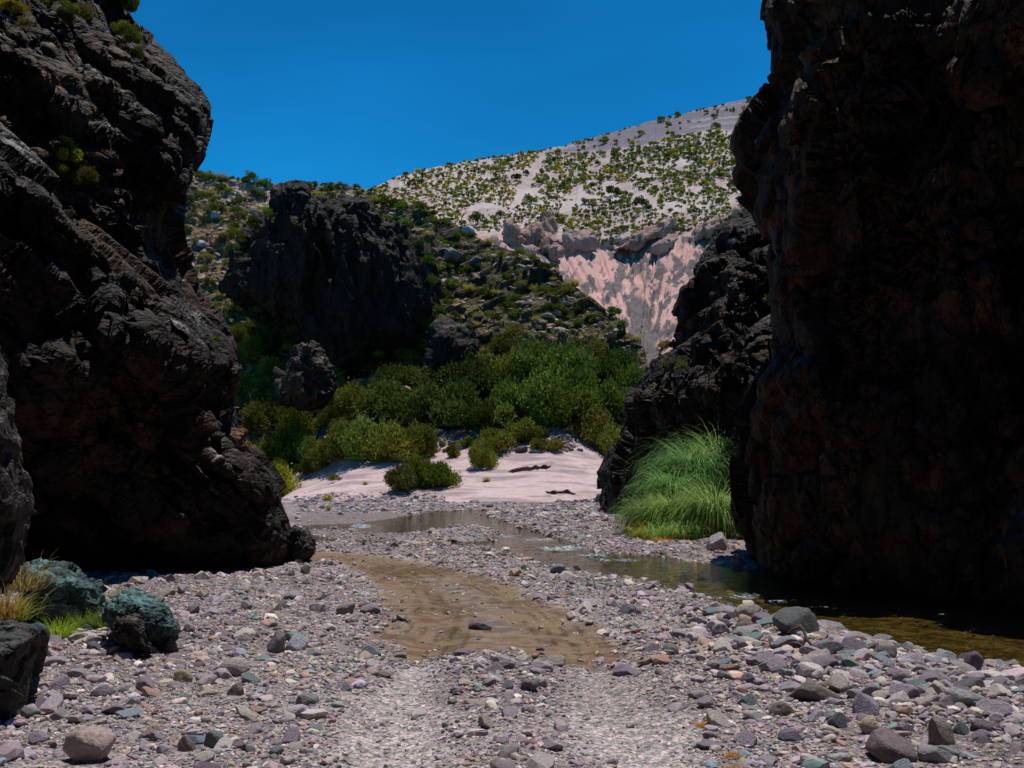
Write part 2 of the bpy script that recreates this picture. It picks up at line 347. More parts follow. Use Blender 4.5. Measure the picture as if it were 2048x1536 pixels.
# broad outer ground sheet, below everything, out to the horizon
gx = np.linspace(-900, 900, 61); gy = np.linspace(-300, 1500, 61); GX, GY = np.meshgrid(gx, gy)
V = np.stack([GX, GY, GX * 0 - .75], -1)
o = obj('ground', mesh_np('ground', V, grid_q(61, 61), np.full((61 * 61, 3), .2), M_ground)); tag(o, kind='structure')

# water sheet
py_w = np.linspace(1500, 1012, 330); px_w = np.linspace(560, 2750, 760); WX, WY = np.meshgrid(px_w, py_w)
Wv = gnd(WX, WY, WL); wsd = water_sd(Wv[..., 0], Wv[..., 1])
rif = np.zeros(WX.shape)
for (fx, fy, rx, ry, k) in [(1075,1079,45,4,1.1),(1120,1097,60,7,1.2),(1145,1094,35,5,1.2),(1010,1073,28,3,1),(722,1052,24,6,1.4),(1190,1110,50,8,.95),(1250,1120,60,7,.8),(1490,1192,50,9,.95),(1560,1202,50,4,.85),
                            (1885,1228,30,4,.7),(1940,1262,22,4,.7),(1880,1250,12,4,.8),(1640,1215,60,4,.7),(1400,1187,60,5,.8),(930,1052,16,3,.8),(1960,1224,40,4,.7),(1210,1120,20,5,1)]:
    rif = np.maximum(rif, k * np.exp(-((WX - fx) / rx) ** 2 - ((WY - fy) / ry) ** 2))
fl = fbm(Wv * [1.2, 3, 0], 1, 3, 61)
Wv[..., 2] += (.006 + .03 * np.clip(rif, 0, 1)) * fbm(Wv * [1, 1, 0], 4, 3, 62)
Q = grid_q(*WX.shape); fm = wsd.ravel()[Q].min(1) < .25
foam_glint = np.clip(rif + .1 * fl, 0, 1.3)  # one mask for riffle foam and painted glints
v, q, c = sub_mesh(Wv, Q, np.repeat(foam_glint[..., None], 3, -1), fm)
o = obj('stream', mesh_np('stream', v, q, np.clip(c, 0, 1), M_water)); tag(o, 'shallow olive brown stream with small riffles beside the right cliff', kind='structure')

# ------------------------------------------------------------------ hillside (with sand bank at its foot)
RIDGE = [(-400,200),(100,260),(300,300),(360,330),(400,350),(450,358),(540,372),(600,368),(660,366),(720,376),(780,398),(840,418),(900,440),(960,480),(1010,498),(1060,520),(1120,556),(1180,592),(1230,630),(1270,668),(1290,700),(1300,745),(1312,860),(1330,960)]
RD = [(-400,165),(300,155),(720,150),(900,136),(1060,120),(1180,108),(1290,97),(1330,88)]
def hillD(px, py):
    r = interp(px, RIDGE); dr = interp(px, RD)
    pt = interp(px, [(300,990),(560,992),(640,960),(700,932),(900,905),(1000,885),(1100,868),(1160,885),(1250,925),(1400,940)])   # top of the sand
    pb = 1004.0
    tt = np.clip((pb - py) / (pb - pt), 0, 1)
    D = 66 + 14 * tt ** 1.1
    u = np.clip((pt - py) / np.maximum(pt - r, 5), 0, 1)
    return np.where(py < pt, 80 + (dr - 80) * u ** 1.05, D)
nx, ny = 900, 520
pxs = np.linspace(-150, 1335, nx); tv = np.linspace(0, 1, ny)
R0 = interp(pxs, RIDGE); PXh = np.repeat(pxs[None], ny, 0)
PYh = 1006 + (R0[None] - 1006) * tv[:, None]
D = hillD(PXh, PYh)
# eroded little scarps in the sand
def scarp(D, x0, y0, x1, y1, w, dd):
    tt = np.clip((PXh - x0) / (x1 - x0), 0, 1); yc = y0 + (y1 - y0) * tt + 2.2 * vnoise(np.stack([PXh / 14, PXh * 0, PXh * 0], -1), int(x0)); w = w * (.75 + .45 * vnoise(np.stack([PXh / 9, PXh * 0 + 3, PXh * 0], -1), int(x0)))
    win = sstep(x0 - 4, x0 + 8, PXh) * (1 - sstep(x1 - 8, x1 + 4, PXh))
    k = 1 - np.clip(np.abs(PYh - yc) / w, 0, 1)
    return D + dd * win * sstep(0, .6, k)
D = scarp(D, 1018, 944, 1102, 934, 7, 1.0); D = scarp(D, 1092, 983, 1150, 985, 4.5, .8)
D = scarp(D, 830, 962, 900, 968, 2, .5)
Vh = at(PXh, PYh, D); Nn = grid_n(Vh)
pt = interp(PXh, [(300,990),(560,992),(640,960),(700,932),(900,905),(1000,885),(1100,868),(1160,885),(1250,925),(1400,940)])
rk = sstep(0, 60, pt - PYh)                                  # 0 sand, 1 rocky slope
fh1, _ = facet(Vh / 6.0, 200); fh2, _ = facet(Vh / 1.8, 210)
right = sstep(780, 950, PXh)
dz = rk * (fh1 * (.7 + .35 * right) + fh2 * (.35 + .15 * right) + 1.0 * fbm(Vh, .12, 3, 33))
dz = dz * (1 - .6 * sstep(.93, 1, tv[:, None])) + .12 * fbm(Vh, .3, 4, 34)
Vh = Vh + np.array([0, -.35, .8]) * dz[..., None]
edge_t = np.clip((1006 - PYh) / 26, 0, 1)
Vh[..., 2] -= (.32 * (1 - sstep(0, 1, edge_t)) * sstep(-.35, .3, fbm(Vh * [1, .3, 0], .22, 4, 48)))
Nn = grid_n(Vh); nz = np.abs(Nn[..., 2])
m1 = fbm(Vh, .12, 4, 41); m2 = fbm(Vh, .9, 3, 42)
cs = mixc((.45, .325, .31), (.56, .42, .405), sstep(-.4, .4, m1 + .5 * m2))
cs = mixc(cs, (.24, .185, .19), sstep(.1, .3, fbm(Vh * [.25, 1.2, 4], 1.1, 4, 47)) * .6)
cs = mixc(cs, (.30, .235, .25), sstep(.1, .5, fbm(Vh * [.4, 1.6, 3], .5, 3, 43)) * .8)
soil = mixc((.23, .145, .08), (.42, .31, .25), sstep(-.3, .4, m1 + .6 * m2))
rock = mixc((.06, .042, .028), (.17, .135, .10), sstep(-.3, .5, m2))
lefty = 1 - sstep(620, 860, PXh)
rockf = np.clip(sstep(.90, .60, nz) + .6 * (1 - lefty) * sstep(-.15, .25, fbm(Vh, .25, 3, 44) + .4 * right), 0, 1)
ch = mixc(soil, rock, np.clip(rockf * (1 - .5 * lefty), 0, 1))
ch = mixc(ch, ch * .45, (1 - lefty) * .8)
ch = mixc(ch, (.085, .078, .025), sstep(-.2, .25, fbm(Vh, .35, 4, 46) + .15 * right) * .7)
ch = mixc(ch, mixc((.07, .065, .028), (.14, .12, .05), sstep(-.3, .3, m2)), sstep(560, 640, PYh) * .7)
Ch = mixc(cs, ch, rk)
# back of the ridge
back = Vh[-1].copy(); rows = []
for k, (dy, dz_) in enumerate([(6, -1), (20, -7), (45, -25), (70, -60)]):
    b = back.copy(); b[:, 1] += dy; b[:, 0] *= 1 + dy / 150; b[:, 2] += dz_; rows.append(b)
VhB = np.concatenate([Vh, np.array(rows)], 0); ChB = np.concatenate([Ch, np.repeat(Ch[-1:], 4, 0)], 0)
Q = grid_q(*VhB.shape[:2])
rkB = np.concatenate([rk, np.ones((4, nx))], 0)
fm = rkB.ravel()[Q].mean(1) < .35
v, q, c = sub_mesh(VhB, Q, ChB, fm); o = obj('sand_bank', mesh_np('sand_bank', v, q, c, M_sand)); tag(o, 'pale pinkish sand bank beyond the stream', kind='structure')
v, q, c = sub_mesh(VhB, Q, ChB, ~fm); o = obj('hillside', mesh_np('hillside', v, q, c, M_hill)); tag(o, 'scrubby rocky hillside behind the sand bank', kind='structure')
def on_hill(px, py):
    j = int(np.clip(round((px + 150) / (1335 + 150) * (nx - 1)), 0, nx - 1)); r = R0[j]
    i = int(np.clip(round((1006 - py) / (1006 - r) * (ny - 1)), 0, ny - 1)); return Vh[i, j]

# ------------------------------------------------------------------ far hill
FR = [(300,470),(600,402),(740,376),(800,352),(900,331),(1000,312),(1100,297),(1160,283),(1250,258),(1350,230),(1430,213),(1520,196),(1700,160),(2000,130)]
FC = [(300,520),(900,470),(1010,470),(1100,495),(1190,505),(1240,500),(1350,478),(1440,460),(1600,430),(2000,400)]
fx, fy = 760, 430
pxs = np.linspace(420, 1800, fx); FR0 = interp(pxs, FR); PXf = np.repeat(pxs[None], fy, 0)
tf = np.linspace(0, 1, fy); PYf = 800 + (FR0[None] - 800) * tf[:, None]
pc = interp(PXf, FC); pr = np.repeat(FR0[None], fy, 0)
GUL = [(500,1235),(520,1245),(560,1265),(620,1282),(690,1280),(760,1292),(820,1300)]
gxx = interp(PYf, GUL)
up = np.clip((pc - PYf) / (pc - pr), 0, 1); dn = np.clip((800 - PYf) / (800 - pc), 0, 1)
Df = np.where(PYf < pc, 236 + 100 * up ** 1.15, 165 + 71 * dn)
Df = Df + 7 * np.exp(-((PXf - gxx) / 75) ** 2) * (1 - sstep(.0, .12, up))
Df = Df + 4 * np.exp(-(((PXf - 1130 - (PYf - 400) * -.45) / 14) ** 2)) * sstep(0, .1, up)
Vf = at(PXf, PYf, Df)
Vf[..., 2] += 1.1 * fbm(Vf, .035, 4, 81) * sstep(0, .1, dn) + .25 * fbm(Vf, .3, 3, 82)
Vf[..., 2] -= (1.5 * (1 - np.abs(fbm(np.stack([np.arctan2(PXf - 1284, 740 - PYf) * 16, np.hypot(PXf - 1284, 740 - PYf) / 170, PXf * 0], -1), 1, 4, 93))) ** 6) * sstep(0, 20, PYf - pc) * .9
Vf[..., 2] -= .4 * (1 - np.abs(fbm(np.stack([PXf / 22, PYf / 90, PXf * 0], -1), 1, 3, 94))) ** 7 * (1 - sstep(-20, 0, PYf - pc))
talus = sstep(-6, 6, PYf - pc + 6 * fbm(Vf, .1, 3, 83))
b1 = fbm(Vf, .05, 3, 84)
white = mixc((.38, .295, .28), (.50, .405, .39), sstep(-.4, .4, b1 + .6 * fbm(Vf, .4, 3, 85)))
# band of purple grey bedrock under the crest at right
bandw = interp(PXf, [(1080,0),(1130,14),(1200,32),(1300,40),(1380,38),(1450,46),(1520,50),(1800,50)])
band = sstep(-8, 8, (bandw - (PYf - pr)) + 12 * fbm(Vf, .12, 3, 86)) * sstep(1075, 1130, PXf)
streak = sstep(.1, .5, fbm(np.stack([Vf[..., 0] * .05, Vf[..., 1] * .05, Vf[..., 2] * 1.1], -1), 1, 3, 87))
white = mixc(white, mixc((.20, .165, .19), (.34, .30, .33), streak), band)
pink = mixc((.56, .33, .295), (.62, .385, .345), sstep(-.4, .4, b1))
# grey scree patches, drawn out towards the gully
dx_, dy_ = PXf - gxx, PYf - 760
ang = np.arctan2(PXf - 1284, 730 - PYf); rad = np.hypot(PXf - 1284, 730 - PYf)
sp = np.stack([ang * 15, rad / 14, np.zeros_like(ang)], -1)
pn = fbm(sp, 1, 5, 88, .62) + .12 * sstep(1100, 1000, PYf * 0 + 1050)
pn = pn + .10 * fbm(sp * [2, 1, 1], 2.5, 3, 89)
scree = sstep(.07, .095, pn + .03 * (1 - sstep(500, 560, PYf)) * -1 + .06 * sstep(620, 700, PYf))
gul = (1 - sstep(8, 16, np.abs(PXf - gxx) * 60 / (60 + np.clip(PYf - 590, -55, 100)))) * sstep(575, 600, PYf)
low = sstep(0, 12, PYf - interp(PXf, [(1150,720),(1250,705),(1275,675),(1300,660),(1340,640),(1400,630),(1500,620)]) + 6 * fbm(Vf, .2, 3, 90)) * (1 - sstep(690, 700, PYf + (PXf - 1290) * .55))
scree = np.clip(scree + gul + low, 0, 1)
pink = mixc(pink, mixc((.125, .108, .105), (.18, .155, .15), sstep(-.4, .4, fbm(Vf, 1.2, 2, 91))), scree)
Cf = mixc(white, pink, talus)
rows = []
for (dy, dz_) in [(15, -1), (60, -15), (120, -60)]:
    b = Vf[-1].copy(); b[:, 1] += dy; b[:, 2] += dz_; rows.append(b)
VfB = np.concatenate([Vf, np.array(rows)], 0); CfB = np.concatenate([Cf, np.repeat(Cf[-1:], 3, 0)], 0)
o = obj('far_hill', mesh_np('far_hill', VfB, grid_q(*VfB.shape[:2]), CfB, M_far)); tag(o, 'pale sandy hill dotted with scrub in the distance', kind='structure')
def on_far(px, py):
    j = int(np.clip(round((px - 420) / 1380 * (fx - 1)), 0, fx - 1)); r = FR0[j]
    i = int(np.clip(round((800 - py) / (800 - r) * (fy - 1)), 0, fy - 1)); return Vf[i, j]

# ------------------------------------------------------------------ solid rock masses with a given outline
def mass(outline, D, R, n=160, m=70, p=3.0, seed=0, amps=((3, .6),), ctr=None, col=None, dirt=None, stretch=(1, 1, 1), lean=0.0):
    """closed rock: front and back bulge from a rim; R is the half thickness in metres"""
    o = np.asarray(outline, float); c = np.asarray(ctr if ctr else o.mean(0), float)
    seg = np.linalg.norm(np.roll(o, -1, 0) - o, axis=1); cum = np.concatenate([[0], np.cumsum(seg)])
    oo = np.concatenate([o, o[:1]]); tt = np.linspace(0, cum[-1], n, endpoint=False)
    bx = np.interp(tt, cum, oo[:, 0]); by = np.interp(tt, cum, oo[:, 1])
    ph = np.linspace(0.02, math.pi - .02, m)
    s = np.sin(ph) ; s = 1 - (1 - s) ** 1.3
    dep = -np.sign(np.cos(ph)) * (1 - np.clip(s, 0, 1) ** p) ** (1 / p) * R
    PXm = c[0] + s[:, None] * (bx - c[0])[None]; PYm = c[1] + s[:, None] * (by - c[1])[None]
    Dm = D + dep[:, None] + lean * (c[1] - PYm) * D / F
    V = at(PXm, PYm, Dm); V = np.concatenate([V, V[:, :1]], 1)
    Nm = grid_n(V); ctr3 = V.mean((0, 1)); sg = np.sign((Nm * (V - ctr3)).sum(-1).mean()); Nm *= sg
    dsp = 0
    st = np.array(stretch)
    for k, (cell, amp) in enumerate(amps):
        fh, _ = facet(V / cell / st, seed + 10 * k); dsp = dsp + fh * amp
    dsp = dsp + amps[-1][1] * 1.0 * fbm(V, 1.2 / amps[-1][0], 3, seed)
    V = V + Nm * dsp[..., None]; V[:, -1] = V[:, 0]
    n2 = grid_n(V) * sg
    C = col(V, n2)
    V2, C2 = V[:, :-1], C[:, :-1]; nn = n
    i = np.arange(m * nn).reshape(m, nn); j = np.roll(i, -1, 1)
    q = np.stack([i[:-1], i[1:], j[1:], j[:-1]], -1).reshape(-1, 4)
    V3 = V2.reshape(-1, 3)
    if sg > 0: pass
    caps = []
    Vc = np.concatenate([V3, V2[0].mean(0)[None], V2[-1].mean(0)[None]]); Cc = np.concatenate([C2.reshape(-1, 3), C2[0, :1], C2[-1, :1]])
    a, b = m * nn, m * nn + 1
    c1 = np.stack([np.full(nn, a), i[0], j[0], j[0]], -1); c2 = np.stack([np.full(nn, b), j[-1], i[-1], i[-1]], -1)
    return Vc, q, Cc
def mass_obj(name, mat, *a, **k):
    V, q, C = mass(*a, **k); return obj(name, mesh_np(name, V, q, C, mat))
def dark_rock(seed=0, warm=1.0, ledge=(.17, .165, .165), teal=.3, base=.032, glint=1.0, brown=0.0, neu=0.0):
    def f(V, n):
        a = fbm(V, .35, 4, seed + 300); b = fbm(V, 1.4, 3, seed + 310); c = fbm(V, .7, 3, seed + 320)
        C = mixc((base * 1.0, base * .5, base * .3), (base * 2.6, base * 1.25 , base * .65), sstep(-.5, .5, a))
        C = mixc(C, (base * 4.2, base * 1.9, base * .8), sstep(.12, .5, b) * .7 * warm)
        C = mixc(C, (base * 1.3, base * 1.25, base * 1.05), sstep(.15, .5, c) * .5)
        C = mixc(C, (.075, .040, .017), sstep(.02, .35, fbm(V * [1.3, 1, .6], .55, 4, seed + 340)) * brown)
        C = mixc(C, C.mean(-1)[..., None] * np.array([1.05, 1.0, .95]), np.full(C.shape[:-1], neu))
        up = sstep(.55, .92, n[..., 2]) * (.45 + .55 * sstep(-.3, .3, b))  # up-facing rock takes a paler ledge colour, standing in for sunlight
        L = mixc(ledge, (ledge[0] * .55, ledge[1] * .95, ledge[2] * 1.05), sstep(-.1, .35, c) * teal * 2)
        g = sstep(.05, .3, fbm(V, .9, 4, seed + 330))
        L = L * (.45 + glint * g)[..., None]  # brightest ledge patches are painted sun glints
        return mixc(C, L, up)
    return f

# ------------------------------------------------------------------ canyon walls
def wall(edge, side, ext, py0, py1, Dfun, rnd, depthback, seed, amps, stretchm, colf, name, nr, nc, nb=60, dispw=None):
    nr0 = nr; nr = int(nr * 1.6); py = np.linspace(py1, py0, nr)
    e = interp(py, edge)
    u = np.concatenate([-np.linspace(1, 0, nb, endpoint=False) ** 1.5, np.linspace(0, 1, nc) ** 1.25])   # negative = behind the nose
    U, PYm = np.meshgrid(u, py); E = np.repeat(e[:, None], len(u), 1)
    fr = np.clip(U, 0, 1); bk = np.clip(-U, 0, 1)
    PXm = E + side * (fr * ext + bk * depthback[1])
    D = Dfun(PXm, PYm)
    rw = np.clip(fr * ext / rnd[0], 0, 1)
    D = D + rnd[1] * (1 - np.sqrt(1 - (1 - rw) ** 2)) + bk * depthback[0]
    V = at(PXm, PYm, D)
    # even out the row spacing along the rock surface
    sl_ = np.linalg.norm(np.diff(V, axis=0), axis=-1); sl_ = .65 * sl_ / sl_.mean(0) + .35
    cu = np.concatenate([np.zeros((1, V.shape[1])), np.cumsum(sl_, 0)], 0); cu /= cu[-1]
    tq = np.linspace(0, 1, nr0); V2 = np.empty((nr0,) + V.shape[1:]); PX2 = np.empty((nr0, V.shape[1])); PY2 = PX2.copy()
    for j in range(V.shape[1]):
        for k_ in range(3): V2[:, j, k_] = np.interp(tq, cu[:, j], V[:, j, k_])
        PX2[:, j] = np.interp(tq, cu[:, j], PXm[:, j]); PY2[:, j] = np.interp(tq, cu[:, j], PYm[:, j])
    V, PXm, PYm = V2, PX2, PY2
    N_ = grid_n(V); sg = -1 if N_[:, -nc // 2:, 1].mean() > 0 else 1; N_ *= sg
    hs = np.maximum(np.linalg.norm(np.gradient(V, axis=0), axis=-1), np.linalg.norm(np.gradient(V, axis=1), axis=-1))
    dsp = 0; st = stretchm
    for k, (cell, amp) in enumerate(amps):
        fh, f21 = facet((V @ st) / cell, seed + 10 * k)
        wgt = np.clip((cell / hs - 3.5) / 4, 0, 1)
        dsp = dsp + wgt * (fh * amp - amp * (.25 if k else .1) * (1 - sstep(0, .2, f21)))
    dsp = dsp + wgt * amps[-1][1] * 1.5 * fbm(V @ st, .8 / amps[-1][0], 2, seed + 5)
    if dispw is not None: dsp = dsp * dispw(PXm, PYm)
    V = V + N_ * dsp[..., None]
    n2 = grid_n(V) * sg; C = colf(V, n2, PXm, PYm)
    o = obj(name, mesh_np(name, V, grid_q(*V.shape[:2], flip=sg < 0), C, {'left_cliff': M_cliff, 'right_cliff': M_cliffR}.get(name, M_spur))); return o, V, PXm, PYm

EL = [(-420,-150),(-200,120),(-100,160),(0,222),(50,240),(75,275),(100,325),(125,352),(160,376),(180,402),(210,408),(250,404),(290,400),(310,388),(330,372),(360,362),(400,350),(440,336),(470,340),
      (500,352),(540,372),(590,400),(640,432),(690,455),(740,470),(800,463),(860,462),(905,478),(930,512),(960,540),(1000,572),(1040,588),(1070,600),(1090,604),(1110,598),(1135,572),(1165,560)]
def DL(px, py):
    D = interp(px, [(-1500,11),(-300,15.5),(100,18.3),(300,19.6),(500,20.6),(600,21.5)])
    # diagonal shelf: rock above it is set back
    for (ax, ay, bx, by, w_, dd) in [(-300,40,460,720,26,1.5),(-300,-330,420,230,30,1.3),(60,560,470,1000,24,.0),(-200,330,260,640,16,.5),(230,330,440,690,14,.6)]:
        yl = ay + (by - ay) * (px - ax) / (bx - ax)
        D = D + dd * sstep(-w_, w_, yl - py)
    D = D + (py - 700) * .0021 * sstep(250, 420, py) * 1.0
    # overhanging steps between thin ledges, along the dip
    pq = np.stack([px / 160, py / 160, px * 0], -1); wv = fbm(pq, 1, 4, 611)
    for (per, A, sl, off_) in ((118, .62, .80, 0), (47, .22, .62, 20)):
        q = (py - sl * px + off_ + wv * per * .9) / per; f = q - np.floor(q)
        saw = np.where(f < .86, f / .86, (1 - f) / .14)
        D = D + A * (saw - .5) * (.55 + .45 * vnoise(pq * 1.7 + 5, 612)) * sstep(1130, 1000, py)
    D = D + np.clip(170 - py, 0, 400) * .009 * (1 - sstep(280, 390, px) * .6)
    # undercut, folded bulges low down
    D = D + .8 * sstep(1000, 1160, py) * sstep(560, 300, px)
    D = D + .7 * np.sin((px * .7 + py) / 75.0) * sstep(600, 800, py) * .5
    return D
th = math.radians(42); Rm = np.array([[math.cos(th), 0, math.sin(th)], [0, 1, 0], [-math.sin(th), 0, math.cos(th)]]) @ np.diag([.45, .9, 1.25])
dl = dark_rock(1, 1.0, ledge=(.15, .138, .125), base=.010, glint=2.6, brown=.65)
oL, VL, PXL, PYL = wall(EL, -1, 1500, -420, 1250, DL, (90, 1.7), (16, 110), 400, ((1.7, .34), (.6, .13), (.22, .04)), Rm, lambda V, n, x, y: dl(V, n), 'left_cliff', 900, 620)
tag(oL, 'dark craggy canyon wall with lit ledges on the left', kind='structure')
ER = [(-110,1658),(-60,1578),(0,1547),(30,1541),(60,1554),(100,1550),(130,1548),(140,1546),(190,1568),(215,1552),(250,1524),(285,1504),(300,1508),(330,1516),(350,1496),(390,1516),(430,1520),(470,1543),(600,1553),(680,1560),(720,1556),(740,1546),
      (760,1538),(800,1518),(830,1508),(860,1501),(900,1490),(960,1478),(1000,1476),(1060,1482),(1100,1498),(1135,1506),(1200,1526)]
def DR(px, py):
    D = interp(px, [(1450,23.8),(1500,23),(1700,19.6),(1900,18.1),(2048,17.3),(2600,13.6),(3600,8)])
    D = D + np.clip(-40 - py, 0, 100) * .06
    D = D + .22 * np.sin(px / 41.0 + py / 260) + .35 * np.sin(px / 97. - py / 300 + 1)
    pq = np.stack([px / 130, py / 130, px * 0], -1); wv = fbm(pq, 1, 4, 615)
    for (per, A, sl) in ((150, .5, .25), (58, .2, -.3)):
        q = (py - sl * px + wv * per * 1.6) / per; f = q - np.floor(q)
        D = D + A * (np.where(f < .85, f / .85, (1 - f) / .15) - .5) * (.4 + .6 * vnoise(pq * 1.4 + 5, 616))
    D = D - 1.0 * (1 - sstep(-10, 14, interp(py, [(700,2100),(760,1480),(850,1475),(1100,1440),(1250,1440)]) - px)) * 0
    # buttress edge rising from the grass to (1545,720)
    D = D - 1.1 * sstep(690, 760, py) * sstep(1800, 1560, px)
    return D
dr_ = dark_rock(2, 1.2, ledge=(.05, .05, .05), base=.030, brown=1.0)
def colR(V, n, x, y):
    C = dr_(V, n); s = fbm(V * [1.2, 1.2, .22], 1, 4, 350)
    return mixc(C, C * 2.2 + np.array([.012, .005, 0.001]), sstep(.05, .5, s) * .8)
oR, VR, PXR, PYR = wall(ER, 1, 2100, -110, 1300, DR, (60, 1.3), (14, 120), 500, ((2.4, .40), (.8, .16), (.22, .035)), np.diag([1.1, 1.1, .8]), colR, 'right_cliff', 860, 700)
tag(oR, 'towering black canyon wall in shade on the right', kind='structure')

# outcrop beyond the reeds on the right
EO = [(200,1658),(380,1578),(410,1543),(430,1518),(455,1470),(470,1450),(500,1450),(520,1430),(545,1413),(570,1410),(600,1390),(620,1388),(660,1370),(700,1368),(715,1353),(735,1330),(760,1320),(780,1300),(800,1284),(830,1286),(870,1284),(890,1274),(930,1248),(950,1234),(965,1240),(985,1234),(1025,1230),(1060,1223)]
def DO(px, py):
    D = interp(px, [(1200,50),(1270,47),(1350,42),(1480,37),(1700,33)])
    for (ax, ay, bx, by, w_, dd) in [(1260,800,1420,760,10,3.5),(1300,735,1560,640,12,3),(1350,560,1560,490,14,4.5),(1400,480,1560,440,12,4)]:
        yl = ay + (by - ay) * (px - ax) / (bx - ax); D = D + dd * sstep(-w_, w_, yl - py)
    pq = np.stack([px / 90, py / 90, px * 0], -1); wv = fbm(pq, 1, 4, 613)
    for (per, A, sl, off_) in ((62, 1.5, -.35, 0), (25, .55, -.5, 9)):
        q = (py - sl * px + off_ + wv * per) / per; f = q - np.floor(q)
        D = D + A * (np.where(f < .82, f / .82, (1 - f) / .18) - .5) * (.6 + .4 * vnoise(pq * 1.7 + 5, 614))
    return D + np.clip(800 - py, 0, 600) * .008
do_ = dark_rock(3, 1.0, ledge=(.06, .05, .036), base=.011, brown=.4)
oO, VO, PXO, PYO = wall(EO, 1, 420, 200, 1110, DO, (60, 3.5), (22, 60), 600, ((3.2, .7), (1.2, .28), (.45, .10)), np.diag([1, 1, .7]), lambda V, n, x, y: do_(V, n), 'right_outcrop', 620, 300)
tag(oO, 'dark rocky spur dropping to the gravel behind the tall grass', kind='structure')
# unseen wall added round behind the viewpoint to cut sky light on shaded rock
rp = np.array([(19,12),(16,2),(15,-8),(9,-20),(-2,-25),(-11,-19),(-14,-6),(-15,6),(-17,15)], float)
tt_ = np.linspace(0, 8, 240); rx = np.interp(tt_, range(9), rp[:, 0]); ry = np.interp(tt_, range(9), rp[:, 1]); zz = np.linspace(-1, 21, 110)
Vr = np.stack([np.repeat(rx[None], 110, 0), np.repeat(ry[None], 110, 0), np.repeat(zz[:, None], 240, 1)], -1)
cen = np.array([0, -2, 0]); nrm = Vr - cen; nrm[..., 2] = 0; nrm /= np.linalg.norm(nrm, axis=-1, keepdims=True)
fh, _ = facet(Vr / 3.0, 900); fh2_, _ = facet(Vr / 1.1, 910); Vr = Vr + nrm * (fh * .8 + fh2_ * .3)[..., None]
sgr = 1; nr_ = grid_n(Vr); Cr = dark_rock(30, 1.2, base=.03)(Vr, np.abs(nr_) * [0, 0, 1])
top = Vr[-1] + nrm[-1] * 25 + np.array([0, 0, 3]); Vr = np.concatenate([Vr, top[None]]); Cr = np.concatenate([Cr, Cr[-1:]])
o = obj('added_canyon_wall', mesh_np('added_canyon_wall', Vr, grid_q(111, 240), Cr, M_cliff)); tag(o, 'unseen dark canyon wall added behind the viewpoint to block sky light', kind='structure')
def on_grid(V, PXg, PYg, px, py):
    d = (PXg - px) ** 2 + (PYg - py) ** 2; 
    k = np.unravel_index(np.argmin(d), d.shape); return V[k]

# crag on the hillside
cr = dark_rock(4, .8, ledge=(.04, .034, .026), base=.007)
CRAG = [(545,378),(575,372),(600,370),(606,395),(640,400),(690,402),(728,408),(745,428),(762,452),(800,468),(832,480),(848,512),(862,560),(868,620),(852,650),(832,660),(845,690),(800,700),(760,710),(720,735),(672,735),(640,705),(590,655),(520,625),(475,590),(450,572),(470,545),(472,500),(478,465),(510,445),(540,430)]
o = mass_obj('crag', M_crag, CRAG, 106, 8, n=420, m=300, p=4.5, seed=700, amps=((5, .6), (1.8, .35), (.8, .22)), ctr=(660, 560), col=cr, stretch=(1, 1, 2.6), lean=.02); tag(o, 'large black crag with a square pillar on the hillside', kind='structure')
o = mass_obj('crag', M_crag, [(868,655),(900,648),(935,655),(950,690),(958,730),(962,770),(930,775),(880,762),(862,720)], 95, 4, n=200, m=110, seed=720, amps=((2.2, .5), (.9, .2)), col=dark_rock(5, .8, ledge=(.07, .07, .065), base=.009)); tag(o, 'small dark crag rising from the green bushes', kind='structure')
o = mass_obj('crag', M_crag, [(560,745),(590,700),(625,690),(650,720),(660,770),(640,800),(600,810),(555,790)], 88, 3, n=180, m=100, seed=730, amps=((1.6, .6), (.6, .2)), col=dark_rock(6, .8, ledge=(.17, .14, .10), base=.016, neu=.3)); tag(o, 'low broken rock ledge among bushes on the lower left slope', kind='structure')

